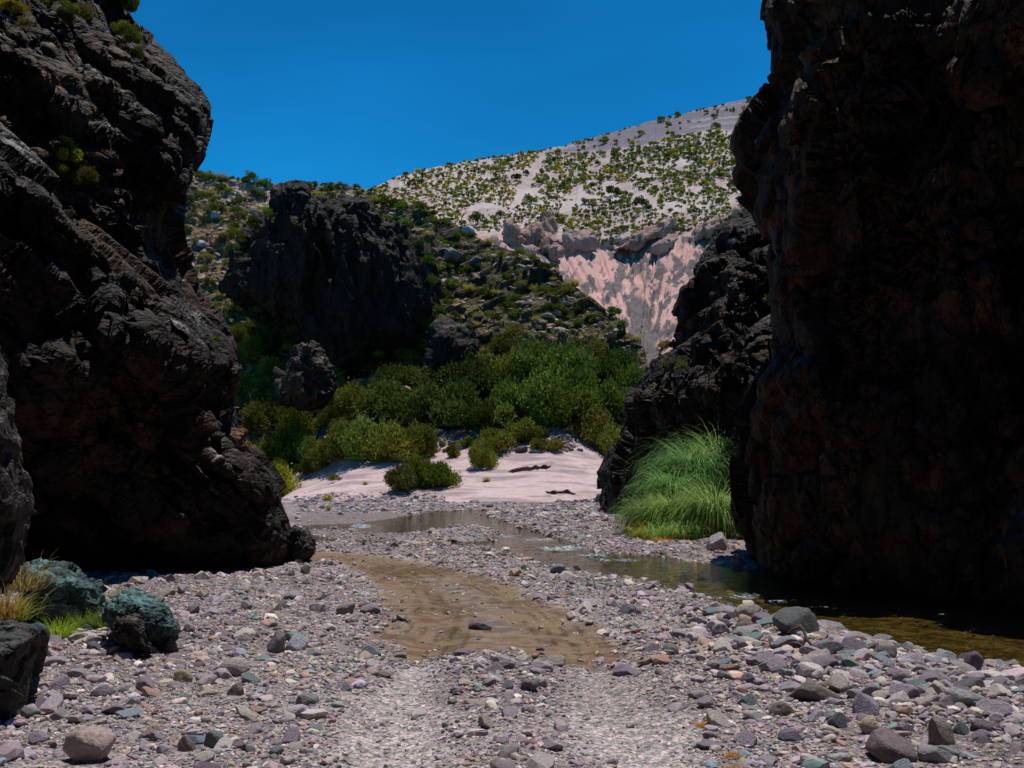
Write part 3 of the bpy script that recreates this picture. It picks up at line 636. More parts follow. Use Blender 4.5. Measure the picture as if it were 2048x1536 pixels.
# tuff formations on the far hill
def tuffc(V, n):
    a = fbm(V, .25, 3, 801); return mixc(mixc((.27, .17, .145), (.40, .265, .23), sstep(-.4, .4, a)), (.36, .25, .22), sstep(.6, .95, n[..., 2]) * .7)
def formation(lobes, label, seed):
    Vs, Qs, Cs, off = [], [], [], 0
    for k, (ol, D_, R_) in enumerate(lobes):
        cc_ = np.mean(ol, 0); V, q, C = mass(ol, float(on_far(cc_[0], cc_[1])[1]) - R_ * .25, R_, n=110, m=50, p=2.6, seed=seed + 7 * k, amps=((3.2, .7), (1.2, .3)), col=tuffc, stretch=(1, 1, 3.2)); Vs.append(V); Qs.append(q + off); Cs.append(C); off += len(V)
    o = obj('tuff_cliff', mesh_np('tuff_cliff', np.concatenate(Vs), np.concatenate(Qs), np.concatenate(Cs), M_tuff)); tag(o, label, kind='structure')
formation([([(1004,500),(1012,456),(1060,462),(1120,478),(1188,474),(1190,496),(1120,512),(1040,510)], 230, 3),
           ([(1005,480),(1012,440),(1020,436),(1034,448),(1040,470),(1052,480),(1050,500),(1028,510),(1004,496)], 228, 4),
           ([(1040,462),(1058,458),(1062,446),(1082,444),(1088,470),(1086,500),(1070,512),(1046,505),(1036,490)], 229, 4),
           ([(1078,480),(1082,446),(1088,430),(1096,430),(1104,448),(1112,468),(1120,480),(1120,498),(1100,505),(1082,500)], 226, 4),
           ([(1052,500),(1068,492),(1078,498),(1074,512),(1058,515)], 224, 3), ([(1076,515),(1080,478),(1090,472),(1096,495),(1088,515)], 223, 3),
           ([(1098,498),(1110,492),(1122,500),(1118,520),(1106,524)], 222, 3), ([(1124,500),(1128,468),(1140,466),(1148,480),(1150,505),(1144,522),(1130,522)], 222, 3.5),
           ([(1146,480),(1160,468),(1182,464),(1188,490),(1172,502),(1150,498)], 229, 4), ([(1150,492),(1166,486),(1174,498),(1160,504)], 225, 2)],
          'brown fluted tuff pinnacles standing on the left of the pale hill', 820)
formation([([(1228,499),(1262,482),(1288,462),(1340,440),(1346,438),(1352,452),(1358,470),(1350,482),(1310,480),(1270,496)], 232, 4),
           ([(1300,500),(1340,474),(1352,478),(1344,492),(1318,510)], 226, 3)], 'long brown tuff scarp above the pink scree fan', 850)
formation([([(1383,486),(1394,464),(1420,448),(1446,440),(1466,440),(1460,452),(1420,472),(1390,488)], 233, 4)], 'small brown tuff scarp beside the right spur', 870)
formation([([(1468,446),(1474,420),(1486,405),(1500,402),(1515,420),(1510,450),(1480,462)], 236, 4)], 'brown tuff stump half hidden by the right cliff', 880)

# ------------------------------------------------------------------ stones
def ico(sub):
    t_ = (1 + 5 ** .5) / 2
    v = [(-1,t_,0),(1,t_,0),(-1,-t_,0),(1,-t_,0),(0,-1,t_),(0,1,t_),(0,-1,-t_),(0,1,-t_),(t_,0,-1),(t_,0,1),(-t_,0,-1),(-t_,0,1)]
    f = [(0,11,5),(0,5,1),(0,1,7),(0,7,10),(0,10,11),(1,5,9),(5,11,4),(11,10,2),(10,7,6),(7,1,8),(3,9,4),(3,4,2),(3,2,6),(3,6,8),(3,8,9),(4,9,5),(2,4,11),(6,2,10),(8,6,7),(9,8,1)]
    v = [np.array(x) / np.linalg.norm(x) for x in v]
    for _ in range(sub):
        cache = {}; nf = []
        def mid(a, b):
            k = (min(a, b), max(a, b))
            if k not in cache:
                mv = v[a] + v[b]; v.append(mv / np.linalg.norm(mv)); cache[k] = len(v) - 1
            return cache[k]
        for a, b, c in f:
            ab, bc, ca = mid(a, b), mid(b, c), mid(c, a); nf += [(a, ab, ca), (b, bc, ab), (c, ca, bc), (ab, bc, ca)]
        f = nf
    return np.array(v), np.array(f)
ICO = {s: ico(s) for s in (0, 1, 3, 4)}
def stone(seed, sub, cuts=7, lo=.5, hi=.85, rough=.06, flat=False):
    r = np.random.default_rng(seed); v = ICO[sub][0].copy()
    for _ in range(cuts):
        n = r.normal(size=3); n /= np.linalg.norm(n); d = r.uniform(lo, hi)
        v = v - n * np.maximum(0, v @ n - d)[:, None] * .92
    v = v * (1 + rough * fbm(v + seed, 1.6, 3, seed)[:, None] + rough * .4 * vnoise(v * 6 + seed, seed + 1)[:, None])
    v = v / np.abs(v).max(0)
    if flat: v[:, 2] = np.where(v[:, 2] < -.3, -.3 + (v[:, 2] + .3) * .25, v[:, 2])
    return v
PAL = [((.26,.225,.255),'mauve'),((.21,.205,.215),'grey'),((.31,.27,.24),'tan grey'),((.13,.185,.185),'teal grey'),((.185,.15,.185),'purple'),((.43,.385,.37),'pale'),((.28,.18,.155),'reddish'),
       ((.10,.10,.11),'dark slate'),((.34,.30,.35),'lilac'),((.16,.195,.23),'blue grey'),((.36,.27,.18),'yellow ochre')]
PW = np.array([.17,.15,.13,.055,.13,.12,.07,.05,.08,.03,.015]); PW = PW / PW.sum()
def region_density(x, y):
    """relative stone size/density of a place: 0 none ... 1 coarse"""
    tr_, ru = masks(x, y); ws_ = water_sd(x, y)
    pile = 1 - sstep(-.5, .7, poly_sd(x, y, PILE))
    d = .68 + .32 * pile
    d = d * (1 - .93 * tr_) * (1 - .86 * ru)
    d = np.where(ws_ < -.15, d * .35, d)
    return d, pile, ws_, tr_, ru
xs, ysl, rs = [], [], []
def scatter(n, D0, D1, r0, r1, pw, dens_min=0):
    u = RNG.random(n); Y = np.sqrt(D0 ** 2 + u * (D1 ** 2 - D0 ** 2)); px = RNG.uniform(-180, 2230, n)
    X = (px - 1024) / F * Y / cP
    r = r0 * (1 - RNG.random(n) * (1 - (r0 / r1) ** pw)) ** (-1 / pw)
    d, pile, ws_, tr2, ru2 = region_density(X, Y)
    patch = .75 + .5 * fbm(np.stack([X, Y, X * 0], -1), .8, 3, 95)
    big = r > r0 * 2.2; keep0 = ~(tr2 > .4) | ~big | (RNG.random(n) < .25)
    keep = RNG.random(n) < d * patch * np.where(big, np.clip(.36 + pile * .9, 0, 1) * (1 - .9 * ru2) , 1)
    keep &= keep0 & ~(ws_ < -.5) | (RNG.random(n) < .15)
    xs.append(X[keep]); ysl.append(Y[keep]); rs.append(r[keep] * (1 + .25 * pile[keep]))
scatter(80000, 6.3, 12, .010, .11, 1.75)
scatter(60000, 11.5, 20, .015, .14, 1.8)
scatter(60000, 19.5, 36, .024, .15, 2.2)
scatter(26000, 36, 67, .055, .26, 2.3)
X = np.concatenate(xs); Y = np.concatenate(ysl); Rr = np.concatenate(rs)
# exclude cliff interiors
pxx, pyy, _ = proj(np.stack([X, Y, X * 0], -1))
ok = ~((pxx < interp(pyy, [(980,585),(1090,600),(1140,560),(1165,200),(1175,0),(1180,-300)])) & (pyy < 1150)) & ~((pxx > interp(pyy, [(980,1222),(1040,1240),(1075,1470),(1130,1500),(1165,1750),(1190,1900),(1230,2300)])) & (pyy < 1200))
ok &= ~((pyy < 1010) & (pxx > 640) & (pxx < 1200) & (RNG.random(len(X)) < .8))
ok &= ~((pxx > 600) & (pxx < 860) & (pyy > 1024) & (pyy < 1046) & (RNG.random(len(X)) < .93))
X, Y, Rr, pxx, pyy = X[ok], Y[ok], Rr[ok], pxx[ok], pyy[ok]
Z = height(X, Y); ci = RNG.choice(len(PAL), len(X), p=PW)
# hero stones: px centre, base py, width px, height px, colour, shape seed, label
HERO = [(180,1535,104,76,(.36,.28,.26),5,'pale pink angular boulder in the lower left corner'),
 (1592,1310,92,62,(.085,.09,.095),9,'large dark grey boulder behind the driftwood root'),
 (1497,1264,54,40,(.30,.27,.24),12,'rounded pale tan boulder left of the dark grey boulder on the bank'),
 (1632,1412,112,50,(.13,.115,.10),13,'long brown grey slab lying in the cobbles on the right'),
 (1787,1526,106,64,(.155,.115,.125),14,'big dark mauve boulder at the bottom right'),
 (1880,1498,66,62,(.22,.195,.165),16,'upright tan grey boulder right of the big mauve boulder'),
 (1746,1478,52,44,(.38,.31,.25),17,'cream and pink block behind the big mauve boulder'),
 (1738,1445,66,48,(.22,.20,.26),18,'lilac grey block behind the cream block'),
 (1766,1348,56,36,(.24,.205,.20),19,'rounded pinkish cobble below the bend of the stream'),
 (1948,1360,42,48,(.16,.11,.16),20,'pointed purple stone at the water edge on the far right'),
 (1888,1327,52,24,(.24,.28,.32),21,'flat pale blue stone half in the stream'),
 (1580,1480,48,28,(.16,.145,.19),22,'flat mauve blue stone below the long slab'),
 (1676,1462,40,34,(.10,.11,.13),23,'dark slate stone left of the lilac block'),
 (1836,1412,42,32,(.13,.17,.165),24,'teal grey block among cobbles on the right bank'),
 (1808,1396,44,30,(.27,.21,.24),25,'pink lilac stone above the teal grey block'),
 (1400,1254,48,18,(.07,.075,.085),26,'low black rounded stone left of the cobble pile'),
 (1436,1106,42,44,(.36,.33,.32),27,'whitish boulder at the foot of the right cliff beside the tall grass'),
 (1328,1118,34,26,(.24,.21,.20),28,'brownish stone on the far bank below the dry grass tuft'),
 (826,1083,66,18,(.34,.29,.25),29,'pale low rock on the gravel bar between the channels'),
 (1155,1139,18,18,(.26,.19,.24),30,'small pinkish stone standing in the near edge of the stream'),
 (342,1312,30,38,(.09,.095,.11),31,'dark slate cobble beside the teal boulder'),
 (553,1306,48,50,(.14,.13,.13),32,'dark angular block with a flat top on the left gravel'),
 (594,1300,52,36,(.32,.31,.35),33,'whitish lilac rock leaning on the dark angular block'),
 (612,1148,22,22,(.08,.08,.085),34,'small dark block at the tip of the left cliff'),
 (1920,1478,38,36,(.075,.10,.105),35,'dark teal stone right of the tan grey boulder'),
 (1802,1540,54,32,(.16,.20,.20),36,'teal grey rounded stone cut by the bottom edge below the mauve boulder'),
 (468,1352,62,38,(.28,.245,.25),37,'pale lilac mound of stone in the middle of the left gravel'),
 (640,1225,44,22,(.38,.33,.36),38,'whitish pink flat stone left of the dirt track'),
 (690,1232,46,34,(.26,.21,.20),39,'pinkish brown block next to the dirt track edge'),
 (1207,1004,40,32,(.12,.14,.135),40,'grey green angular rock at the foot of the right spur'),
 (205,1175,24,24,(.20,.13,.12),41,'reddish block by the cliff foot on the left'),
 (1015,1386,24,26,(.24,.24,.27),42,'pale grey stone upright in the centre gravel ridge'),
 (362,1368,46,28,(.27,.22,.15),43,'ochre grey flat stone in front of the teal boulder'),
 (475,1395,40,36,(.18,.155,.14),44,'brown pointed stone on the left gravel'),
 (1545,1120,0,0,(0,0,0),0,''),
 (1370,1135,22,28,(.13,.14,.17),45,'blue grey stone on the far bank under the whitish boulder'),
 (1478,1126,30,22,(.25,.20,.23),46,'pinkish stone at the water edge beside the right cliff foot'),
 (268,1305,30,26,(.22,.24,.26),47,'bluish flat cobble under the teal boulder'),
 (1075,1086,16,9,(.03,.03,.03),48,'tiny black rock splitting the riffle'),
 (1120,1145,40,22,(.17,.17,.20),49,'grey purple stone on the inner bank of the stream'),
 (375,1505,40,34,(.17,.14,.12),50,'brown upright cobble near the bottom left'),
 (430,1500,46,38,(.15,.18,.17),51,'greenish grey rounded cobble near the bottom left')]
stone_meshes = {}
def hero_mesh(seed, sub=4, mat=None):
    key = (seed, sub)
    if key not in stone_meshes:
        stone_meshes[key] = mesh_np('boulder', stone(seed, sub, 10, .45, .8, .07, True), ICO[sub][1], None, mat or M_stone)
    return stone_meshes[key]
hx, hy, hr = [], [], []
for (px, pb, wpx, hpx, c, sd_, lab) in HERO:
    if not wpx: continue
    g = gnd(px, pb - hpx * .12); x, y = g[0], g[1]; z = float(height(np.array([x]), np.array([y]))[0])
    if pb < 1005: z = float(on_hill(px, pb)[2]) - .1; y = float(on_hill(px, pb)[1]) - .5; x = (px - 1024) / F * y
    s = y / F; a = wpx * s / 2; b = hpx * s
    y += a * .7; k = (y) / (y - a * .7); x *= k
    o = obj('boulder' if a > .22 else 'stone', hero_mesh(sd_, 3)); o.scale = (a, a * .8, b * .68); o.location = (x, y, z + b * .16)
    o.rotation_euler = (0, 0, random.uniform(-.3, .3)); o.color = (*c, 1); tag(o, lab, 'boulder' if a > .22 else 'stone')
    hx.append(x); hy.append(y); hr.append(max(a, b) * .9)
hx, hy, hr = map(np.array, (hx, hy, hr))
free = np.ones(len(X), bool)
for x, y, r in zip(hx, hy, hr): free &= (X - x) ** 2 + (Y - y) ** 2 > (r + Rr * .3) ** 2
X, Y, Rr, pxx, pyy, Z, ci = (q_[free] for q_ in (X, Y, Rr, pxx, pyy, Z, ci))
inview = (pxx > 20) & (pxx < 2028) & (pyy < 1520) & (pyy > 1010)
sizepx = np.where(inview, Rr / Y, 0); order = np.argsort(-sizepx)
chosen = order[:255]; rest = np.ones(len(X), bool); rest[chosen] = False
cob = [mesh_np('cobble', stone(900 + k, 3, 9 + k % 5, .4, .8, .06), ICO[3][1], None, M_stone) for k in range(14)]
def zone(px, py):
    if py < 1115: return 'the gravel beyond the track' if px < 1130 else 'the far bank of the stream'
    if px > 1285: return 'the right cobble bank'
    if px < 770: return 'the left gravel flat'
    return 'the gravel between the wheel ruts'
for i in chosen:
    o = obj('cobble', cob[int(RNG.integers(14))]); r = Rr[i]
    c, nm = PAL[ci[i]]; k = RNG.uniform(.8, 1.25); o.color = (*(min(1, v_ * k) for v_ in c), 1)
    o.scale = (r * RNG.uniform(1, 1.5), r * RNG.uniform(.8, 1.1), r * RNG.uniform(.5, .85)); o.location = (X[i], Y[i], Z[i] + r * .22)
    o.rotation_euler = (RNG.uniform(-.25, .25), RNG.uniform(-.25, .25), RNG.uniform(0, 6.28))
    zn = zone(pxx[i], pyy[i]); tag(o, f'loose {nm} cobble on {zn}', 'cobble', f'{nm} cobbles on {zn}')
def gravel(sel, sub, seedb, name, label):
    vs_ = [stone(seedb + k, sub, 8, .4, .8, .07) for k in range(24)]; fa = ICO[sub][1]; nv = len(vs_[0])
    P = np.array(vs_); n = len(sel); pick = RNG.integers(0, 24, n)
    r = Rr[sel][:, None]; S = np.concatenate([r * RNG.uniform(1, 1.5, (n, 1)), r * RNG.uniform(.8, 1.1, (n, 1)), r * RNG.uniform(.45, .85, (n, 1))], 1)
    v = P[pick] * S[:, None, :]
    tx = RNG.uniform(-.35, .35, n); a = RNG.uniform(0, 6.28, n)
    c_, s_ = np.cos(tx)[:, None], np.sin(tx)[:, None]; v = np.stack([v[..., 0] * c_ + v[..., 2] * s_, v[..., 1], -v[..., 0] * s_ + v[..., 2] * c_], -1)
    c_, s_ = np.cos(a)[:, None], np.sin(a)[:, None]; v = np.stack([v[..., 0] * c_ - v[..., 1] * s_, v[..., 0] * s_ + v[..., 1] * c_, v[..., 2]], -1)
    v += np.stack([X[sel], Y[sel], Z[sel] + Rr[sel] * .2], -1)[:, None]
    colr = np.array([p_[0] for p_ in PAL])[ci[sel]] * RNG.uniform(.75, 1.65, (n, 1)) * RNG.uniform(.93, 1.07, (n, 3)) * np.array([1.06, 1, .95])
    cc = np.repeat(colr[:, None], nv, 1); q = (fa[None] + (np.arange(n) * nv)[:, None, None]).reshape(-1, 3)
    return v.reshape(-1, 3), q, cc.reshape(-1, 3)
idx = np.nonzero(rest)[0]
near = idx[Y[idx] < 13.5]; farr = idx[Y[idx] >= 13.5]
a1 = gravel(near, 1, 2000, '', ''); a2 = gravel(farr, 1 if len(farr) < 20000 else 0, 2100, '', '')
v = np.concatenate([a1[0], a2[0]]); q = np.concatenate([a1[1], a2[1] + len(a1[0])]); c = np.concatenate([a1[2], a2[2]])
o = obj('gravel', mesh_np('gravel', v, q, c, M_gravel, smooth=False)); tag(o, 'loose mixed gravel covering the riverbed', 'gravel', kind='stuff')
print('stones', len(near), len(farr))

# near left rocks
def near_rock(name, outline, D_, R_, seed, col, label, amps=((.5, .07), (.18, .025)), n=220, m=120, ctr=None, lean=0):
    o = mass_obj(name, M_boulder, outline, D_, R_, n=n, m=m, p=2.4, seed=seed, amps=amps, col=col, ctr=ctr, lean=lean); tag(o, label, 'boulder'); return o
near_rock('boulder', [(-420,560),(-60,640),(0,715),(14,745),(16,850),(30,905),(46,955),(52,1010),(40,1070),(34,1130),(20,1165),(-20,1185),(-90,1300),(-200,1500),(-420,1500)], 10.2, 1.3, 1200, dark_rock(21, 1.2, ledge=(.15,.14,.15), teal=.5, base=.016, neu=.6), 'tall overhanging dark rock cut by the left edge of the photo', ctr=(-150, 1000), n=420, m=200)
near_rock('boulder', [(-260,1270),(-60,1232),(20,1238),(62,1248),(86,1262),(82,1300),(66,1340),(52,1390),(40,1440),(-60,1470),(-260,1470)], 8.9, .7, 1210, dark_rock(22, .5, ledge=(.16,.19,.18), teal=.5, base=.03, neu=.85), 'grey rock with pitted faces on the left edge below the grass', ctr=(-60, 1350), n=300, m=140)
tealc = lambda V, n: mixc(mixc((.03,.05,.05), (.05,.095,.095), sstep(-.4, .4, fbm(V, 3, 3, 5))), (.09, .185, .185), sstep(.35, .85, n[..., 2]) * sstep(-.5, .3, fbm(V, 2, 3, 6)))  # tops painted lighter teal, as if the sun caught them
near_rock('boulder', [(40,1190),(60,1145),(95,1132),(140,1134),(160,1150),(190,1165),(208,1195),(212,1222),(170,1250),(100,1262),(50,1240)], 14.0, .75, 1220, tealc, 'dark teal boulder with a pale streaked top behind the grass', amps=((.45, .09), (.16, .03)))
near_rock('boulder', [(212,1215),(235,1196),(265,1190),(300,1198),(335,1214),(354,1240),(360,1262),(340,1282),(310,1300),(270,1298),(230,1270),(212,1245)], 11.8, .45, 1230, tealc, 'rounded teal boulder standing free on the left gravel', amps=((.35, .045), (.12, .018)))
near_rock('boulder', [(228,1238),(250,1226),(276,1234),(284,1252),(292,1280),(306,1308),(280,1306),(250,1290),(226,1268)], 11.2, .22, 1240, dark_rock(23, .8, ledge=(.34,.28,.24), teal=.1, base=.022, neu=.7), 'small black rock with a cream crust leaning on the rounded teal boulder', amps=((.2, .035), (.08, .015)))
near_rock('boulder', [(2008,1100),(2014,1070),(2040,1020),(2110,960),(2300,900),(2400,1250),(2200,1300),(2030,1232),(2012,1180)], 16.9, .8, 1250, dark_rock(24, .6, ledge=(.10,.15,.155), teal=.9, base=.03), 'dark rock bulge cut by the right edge above the stream', ctr=(2200, 1130), n=260, m=120)
near_rock('boulder', [(566,1090),(590,1058),(612,1062),(628,1080),(630,1098),(616,1120),(590,1136),(568,1132)], 23.2, .6, 1260, dark_rock(25, 1.0, ledge=(.12,.16,.18), teal=.6, base=.022, neu=.8), 'dark blue topped boulder at the tip of the left cliff', amps=((.4, .08), (.15, .03)))
# rocks on the left cliff edge
near_rock('boulder', [(452,862),(470,858),(492,862),(494,885),(490,905),(470,912),(450,905)], 21.6, .35, 1270, dark_rock(26, 1.8, ledge=(.30,.22,.14), teal=0, base=.07), 'tan block perched on the edge of the left cliff', amps=((.3, .05), (.1, .02)))
near_rock('boulder', [(455,733),(484,728),(486,745),(478,770),(462,785),(450,765)], 21.8, .35, 1280, dark_rock(27, .5, base=.03), 'small dark block jutting from the left cliff edge', amps=((.3, .04), (.1, .02)))

# boulders on the hillside
HB = [(938,452,30,(.36,.33,.37),'pale lilac slab standing on the hillside crest'),(1000,535,40,(.20,.17,.155),'round brown boulder right of the hillside saddle'),(905,518,42,(.19,.17,.155),'round brown boulder below the pale slab'),
      (950,520,28,(.13,.125,.12),'dark boulder between two round brown boulders'),(978,545,22,(.22,.19,.17),'small tan boulder below the dark boulder'),(432,440,22,(.30,.28,.29),'pale boulder high on the left slope'),
      (404,494,22,(.34,.32,.37),'lilac boulder on the left slope beside the cliff'),(480,388,18,(.36,.32,.33),'small pale stone near the left crest'),(508,437,18,(.26,.29,.33),'bluish stone at the left edge of the big crag'),
      (352,400,26,(.36,.31,.32),'pale pink rock beside the left cliff edge'),(370,350,34,(.34,.31,.28),'cream boulder at the left crest'),(890,560,26,(.28,.25,.24),'light stone on the right shoulder of the slope'),
      (605,825,20,(.42,.38,.34),'small white rock among bushes on the lower slope'),(520,385,24,(.15,.19,.165),'green grey rock near the left crest'),(850,655,30,(.13,.14,.14),'grey rock below the right side of the big crag'),
      (1040,545,30,(.17,.155,.14),'brown rock on the descending ridge')]
for k, (px, py, wpx, c, lab) in enumerate(HB):
    p = on_hill(px, py); s = p[1] / F * wpx / 2; o = obj('boulder', hero_mesh(60 + k % 8, 3)); o.scale = (s * 1.1, s, s * .85); o.location = p + np.array([0, -s * .3, s * .35])
    o.rotation_euler = (.2, .3, k); o.color = (*c, 1); tag(o, lab, 'boulder')
# loose scree rocks of the hillside: one heap nobody could count
n = 4600; pxr = RNG.uniform(340, 1290, n); tr3 = RNG.random(n)
Xs, Ys, Zs, Rs = [], [], [], []
for a, b in zip(pxr, tr3):
    r = float(interp(a, RIDGE)); py = r + 4 + (900 - r) * b; p = on_hill(a, py)
    Xs.append(p[0]); Ys.append(p[1]); Zs.append(p[2] - .03); Rs.append(.11 / max(.09, random.random()) ** .6)
X, Y, Z, Rr = map(np.array, (Xs, Ys, Zs, Rs)); ci = RNG.choice([0, 2, 2, 6, 7, 7, 5, 4], n)
v, q, c = gravel(np.arange(n), 1, 2200, '', '')
c = c * np.array([.72, .62, .54])
o = obj('scree', mesh_np('scree', v, q, c, M_gravel, smooth=False)); tag(o, 'loose broken rock scattered over the hillside', 'scree', kind='stuff')

n = 900; A_, B_, C_s, D_s = [], [], [], []
for k in range(n):
    px, py = (random.uniform(590, 890), random.triangular(984, 1006, 1006)) if k < 560 else (random.uniform(1110, 1235), random.triangular(980, 1006, 1006))
    if k >= 560 and py < 1004 - (px - 1110) * .2: continue
    p = on_hill(px, min(py, 1003)); A_.append(p[0]); B_.append(p[1]); C_s.append(max(p[2], -.02)); D_s.append(.05 / max(.08, random.random()) ** .55)
X, Y, Z, Rr = map(np.array, (A_, B_, C_s, D_s)); ci = RNG.choice(len(PAL), len(X), p=PW)
v, q, c = gravel(np.arange(len(X)), 1, 2300, '', '')
o = obj('gravel', mesh_np('gravel', v, q, c, M_gravel, smooth=False)); tag(o, 'line of river stones washed up along the foot of the sand bank', 'gravel', kind='stuff')

# ------------------------------------------------------------------ plants
def leaves(centers, sizes, dirs, colors, r, aspect=1.8):
    """one rhombic leaf quad each"""
    n = len(centers); up = r.normal(size=(n, 3)); d = dirs / (np.linalg.norm(dirs, axis=1, keepdims=True) + 1e-9)
    s = np.cross(d, up); s /= np.linalg.norm(s, axis=1, keepdims=True) + 1e-9
    a = d * sizes[:, None] * aspect / 2; b = s * sizes[:, None] / 2
    V = np.stack([centers - a, centers + b, centers + a, centers - b], 1).reshape(-1, 3)
    return V, np.arange(n * 4).reshape(n, 4), np.repeat(colors, 4, 0)
def crown(seed, n, leaf, blobs=14, flat=.75, cA=(.05,.065,.015), cB=(.11,.12,.03), spiky=.5, hollow=.45, lowz=.32):
    r = np.random.default_rng(seed)
    th_ = r.uniform(0, 6.28, blobs); ph_ = r.uniform(0, 1, blobs) ** .7 * 1.5; rad_ = r.uniform(.35, .72, blobs)
    bc = np.stack([np.cos(th_) * np.sin(ph_) * rad_, np.sin(th_) * np.sin(ph_) * rad_, lowz + np.cos(ph_) * rad_ * flat], 1)
    br = r.uniform(.15, .36, blobs)
    k = r.integers(0, blobs, n); d = r.normal(size=(n, 3)); d /= np.linalg.norm(d, axis=1, keepdims=True)
    rr_ = hollow + (1 - hollow) * r.random(n) ** .5; rr_ *= 1 + .45 * r.random(n) * (r.random(n) < .3)
    c = bc[k] + d * (br[k] * rr_)[:, None] * [1, 1, .9]
    c[:, 2] = np.abs(c[:, 2] - .02) + .02
    dirs = d + spiky * 2 * np.array([0, 0, 1]) + .8 * r.normal(size=(n, 3))
    tint = np.clip(r.random(blobs)[k] * .6 + r.random(n) * .4, 0, 1)
    col = mixc(cA, cB, tint); sz = leaf * r.uniform(.6, 1.4, n)
    V, Q_, C_ = leaves(c, sz, dirs, col, r); return V, Q_, C_, bc
def tubes(paths, r0, r1, sides=5):
    Vs, Qs, off = [], [], 0
    for P in paths:
        P = np.asarray(P, float); m = len(P); T = np.gradient(P, axis=0); T /= np.linalg.norm(T, axis=1, keepdims=True)
        A = np.cross(T, [0.3, 0.5, .81]); A /= np.linalg.norm(A, axis=1, keepdims=True) + 1e-9; B = np.cross(T, A)
        rad = np.linspace(r0, r1, m)[:, None, None]; an = np.linspace(0, 2 * math.pi, sides, endpoint=False)
        V = P[:, None] + rad * (A[:, None] * np.cos(an)[None, :, None] + B[:, None] * np.sin(an)[None, :, None])
        i = np.arange(m * sides).reshape(m, sides); j = np.roll(i, -1, 1)
        Qs.append(np.stack([i[:-1], j[:-1], j[1:], i[1:]], -1).reshape(-1, 4) + off); Vs.append(V.reshape(-1, 3)); off += m * sides
    return np.concatenate(Vs), np.concatenate(Qs)
def stems(bc, seed, r0=.035):
    r = random.Random(seed); P = []
    for b in bc[:16]:
        mid = np.array([b[0] * .45 + r.uniform(-.08, .08), b[1] * .45 + r.uniform(-.08, .08), b[2] * .45])
        P.append([(0, 0, -.08), mid * .5, mid, (mid + b) / 2 + np.array([0, 0, .03]), b * 1.05, b * r.uniform(1.2, 1.75)])
    return tubes(P, r0, .006)
def blades(seed, n, L0, L1, w, spread, droop, cA, cB, base=.12, seg=5, tipc=None):
    r = np.random.default_rng(seed); az = r.uniform(0, 6.28, n); tl = r.random(n) ** .7 * spread; L_ = r.uniform(L0, L1, n)
    b = np.stack([np.cos(az), np.sin(az), np.zeros(n)], 1); p = b * (r.random(n) * base)[:, None] + r.normal(size=(n, 3)) * [base * .3, base * .3, 0]
    ang = tl; side = np.stack([-np.sin(az), np.cos(az), np.zeros(n)], 1)
    tw = r.uniform(-.9, .9, n)[:, None]; side = side + b * tw; side /= np.linalg.norm(side, axis=1, keepdims=True)
    pts = []; cur = p; dr = droop * r.uniform(.5, 1.3, n)
    for k in range(seg + 1):
        ww = w * (1 - (k / seg) ** 1.6) * .5 + .0004
        pts.append(np.stack([cur - side * ww, cur + side * ww], 1))
        cur = cur + (b * np.sin(ang)[:, None] + np.array([0, 0, 1]) * np.cos(ang)[:, None]) * (L_ / seg)[:, None]
        ang = ang + dr / seg * (1 + k * .5)
    P = np.stack(pts, 1)                                # n, seg+1, 2, 3
    i = np.arange(n * (seg + 1) * 2).reshape(n, seg + 1, 2)
    q = np.stack([i[:, :-1, 0], i[:, :-1, 1], i[:, 1:, 1], i[:, 1:, 0]], -1).reshape(-1, 4)
    c = mixc(cA, cB, r.random(n)); C_ = np.repeat(c[:, None], (seg + 1) * 2, 1).reshape(-1, 3)
    V = P.reshape(-1, 3); V[:, 2] = np.maximum(V[:, 2], -.02); return V, q, C_
WHITE = (1, 1, 1)
# prototypes
P_small = [mesh_np('shrub', *crown(30 + k, 170, .17, 6, .6, (.05,.06,.015), (.13,.125,.03), .4)[:3], M_leaf, False) for k in range(8)]
P_mid = [mesh_np('shrub', *crown(50 + k, 900, .085, 11, .7, (.04,.052,.013), (.10,.105,.028), .5)[:3], M_leaf, False) for k in range(8)]
P_tuft = [mesh_np('tuft', *blades(70 + k, 260, .6, 1.1, .035, 1.0, .5, (.07,.08,.02), (.16,.14,.045), .25), M_grass, False) for k in range(5)]
P_big = []
for k in range(7):
    V, Q_, C_, bc = crown(90 + k, 7500, .045, 24, .85, (.030,.038,.011), (.125,.125,.035), .5, .5, .16)
    P_big.append((mesh_np('foliage', V, Q_, C_, M_leaf, False), mesh_np('stem', *stems(bc, k, .03), None, M_bark)))
def put(me, name, p, s, sz, tintc, label, group, cat='shrub'):
    o = obj(name, me); o.location = p; o.scale = (s, s, sz); o.rotation_euler = (0, 0, random.uniform(0, 6.28)); o.color = (*tintc, 1)
    tag(o, label, cat, group); return o
GREEN = (.82, 1.05, .6); OLIVE = (1.12, 1.1, .62); YEL = (2.1, 1.65, .5); DARK = (.55, .68, .5); GREY = (1.0, .95, 1.1); BROWN = (1.12, .93, .72)

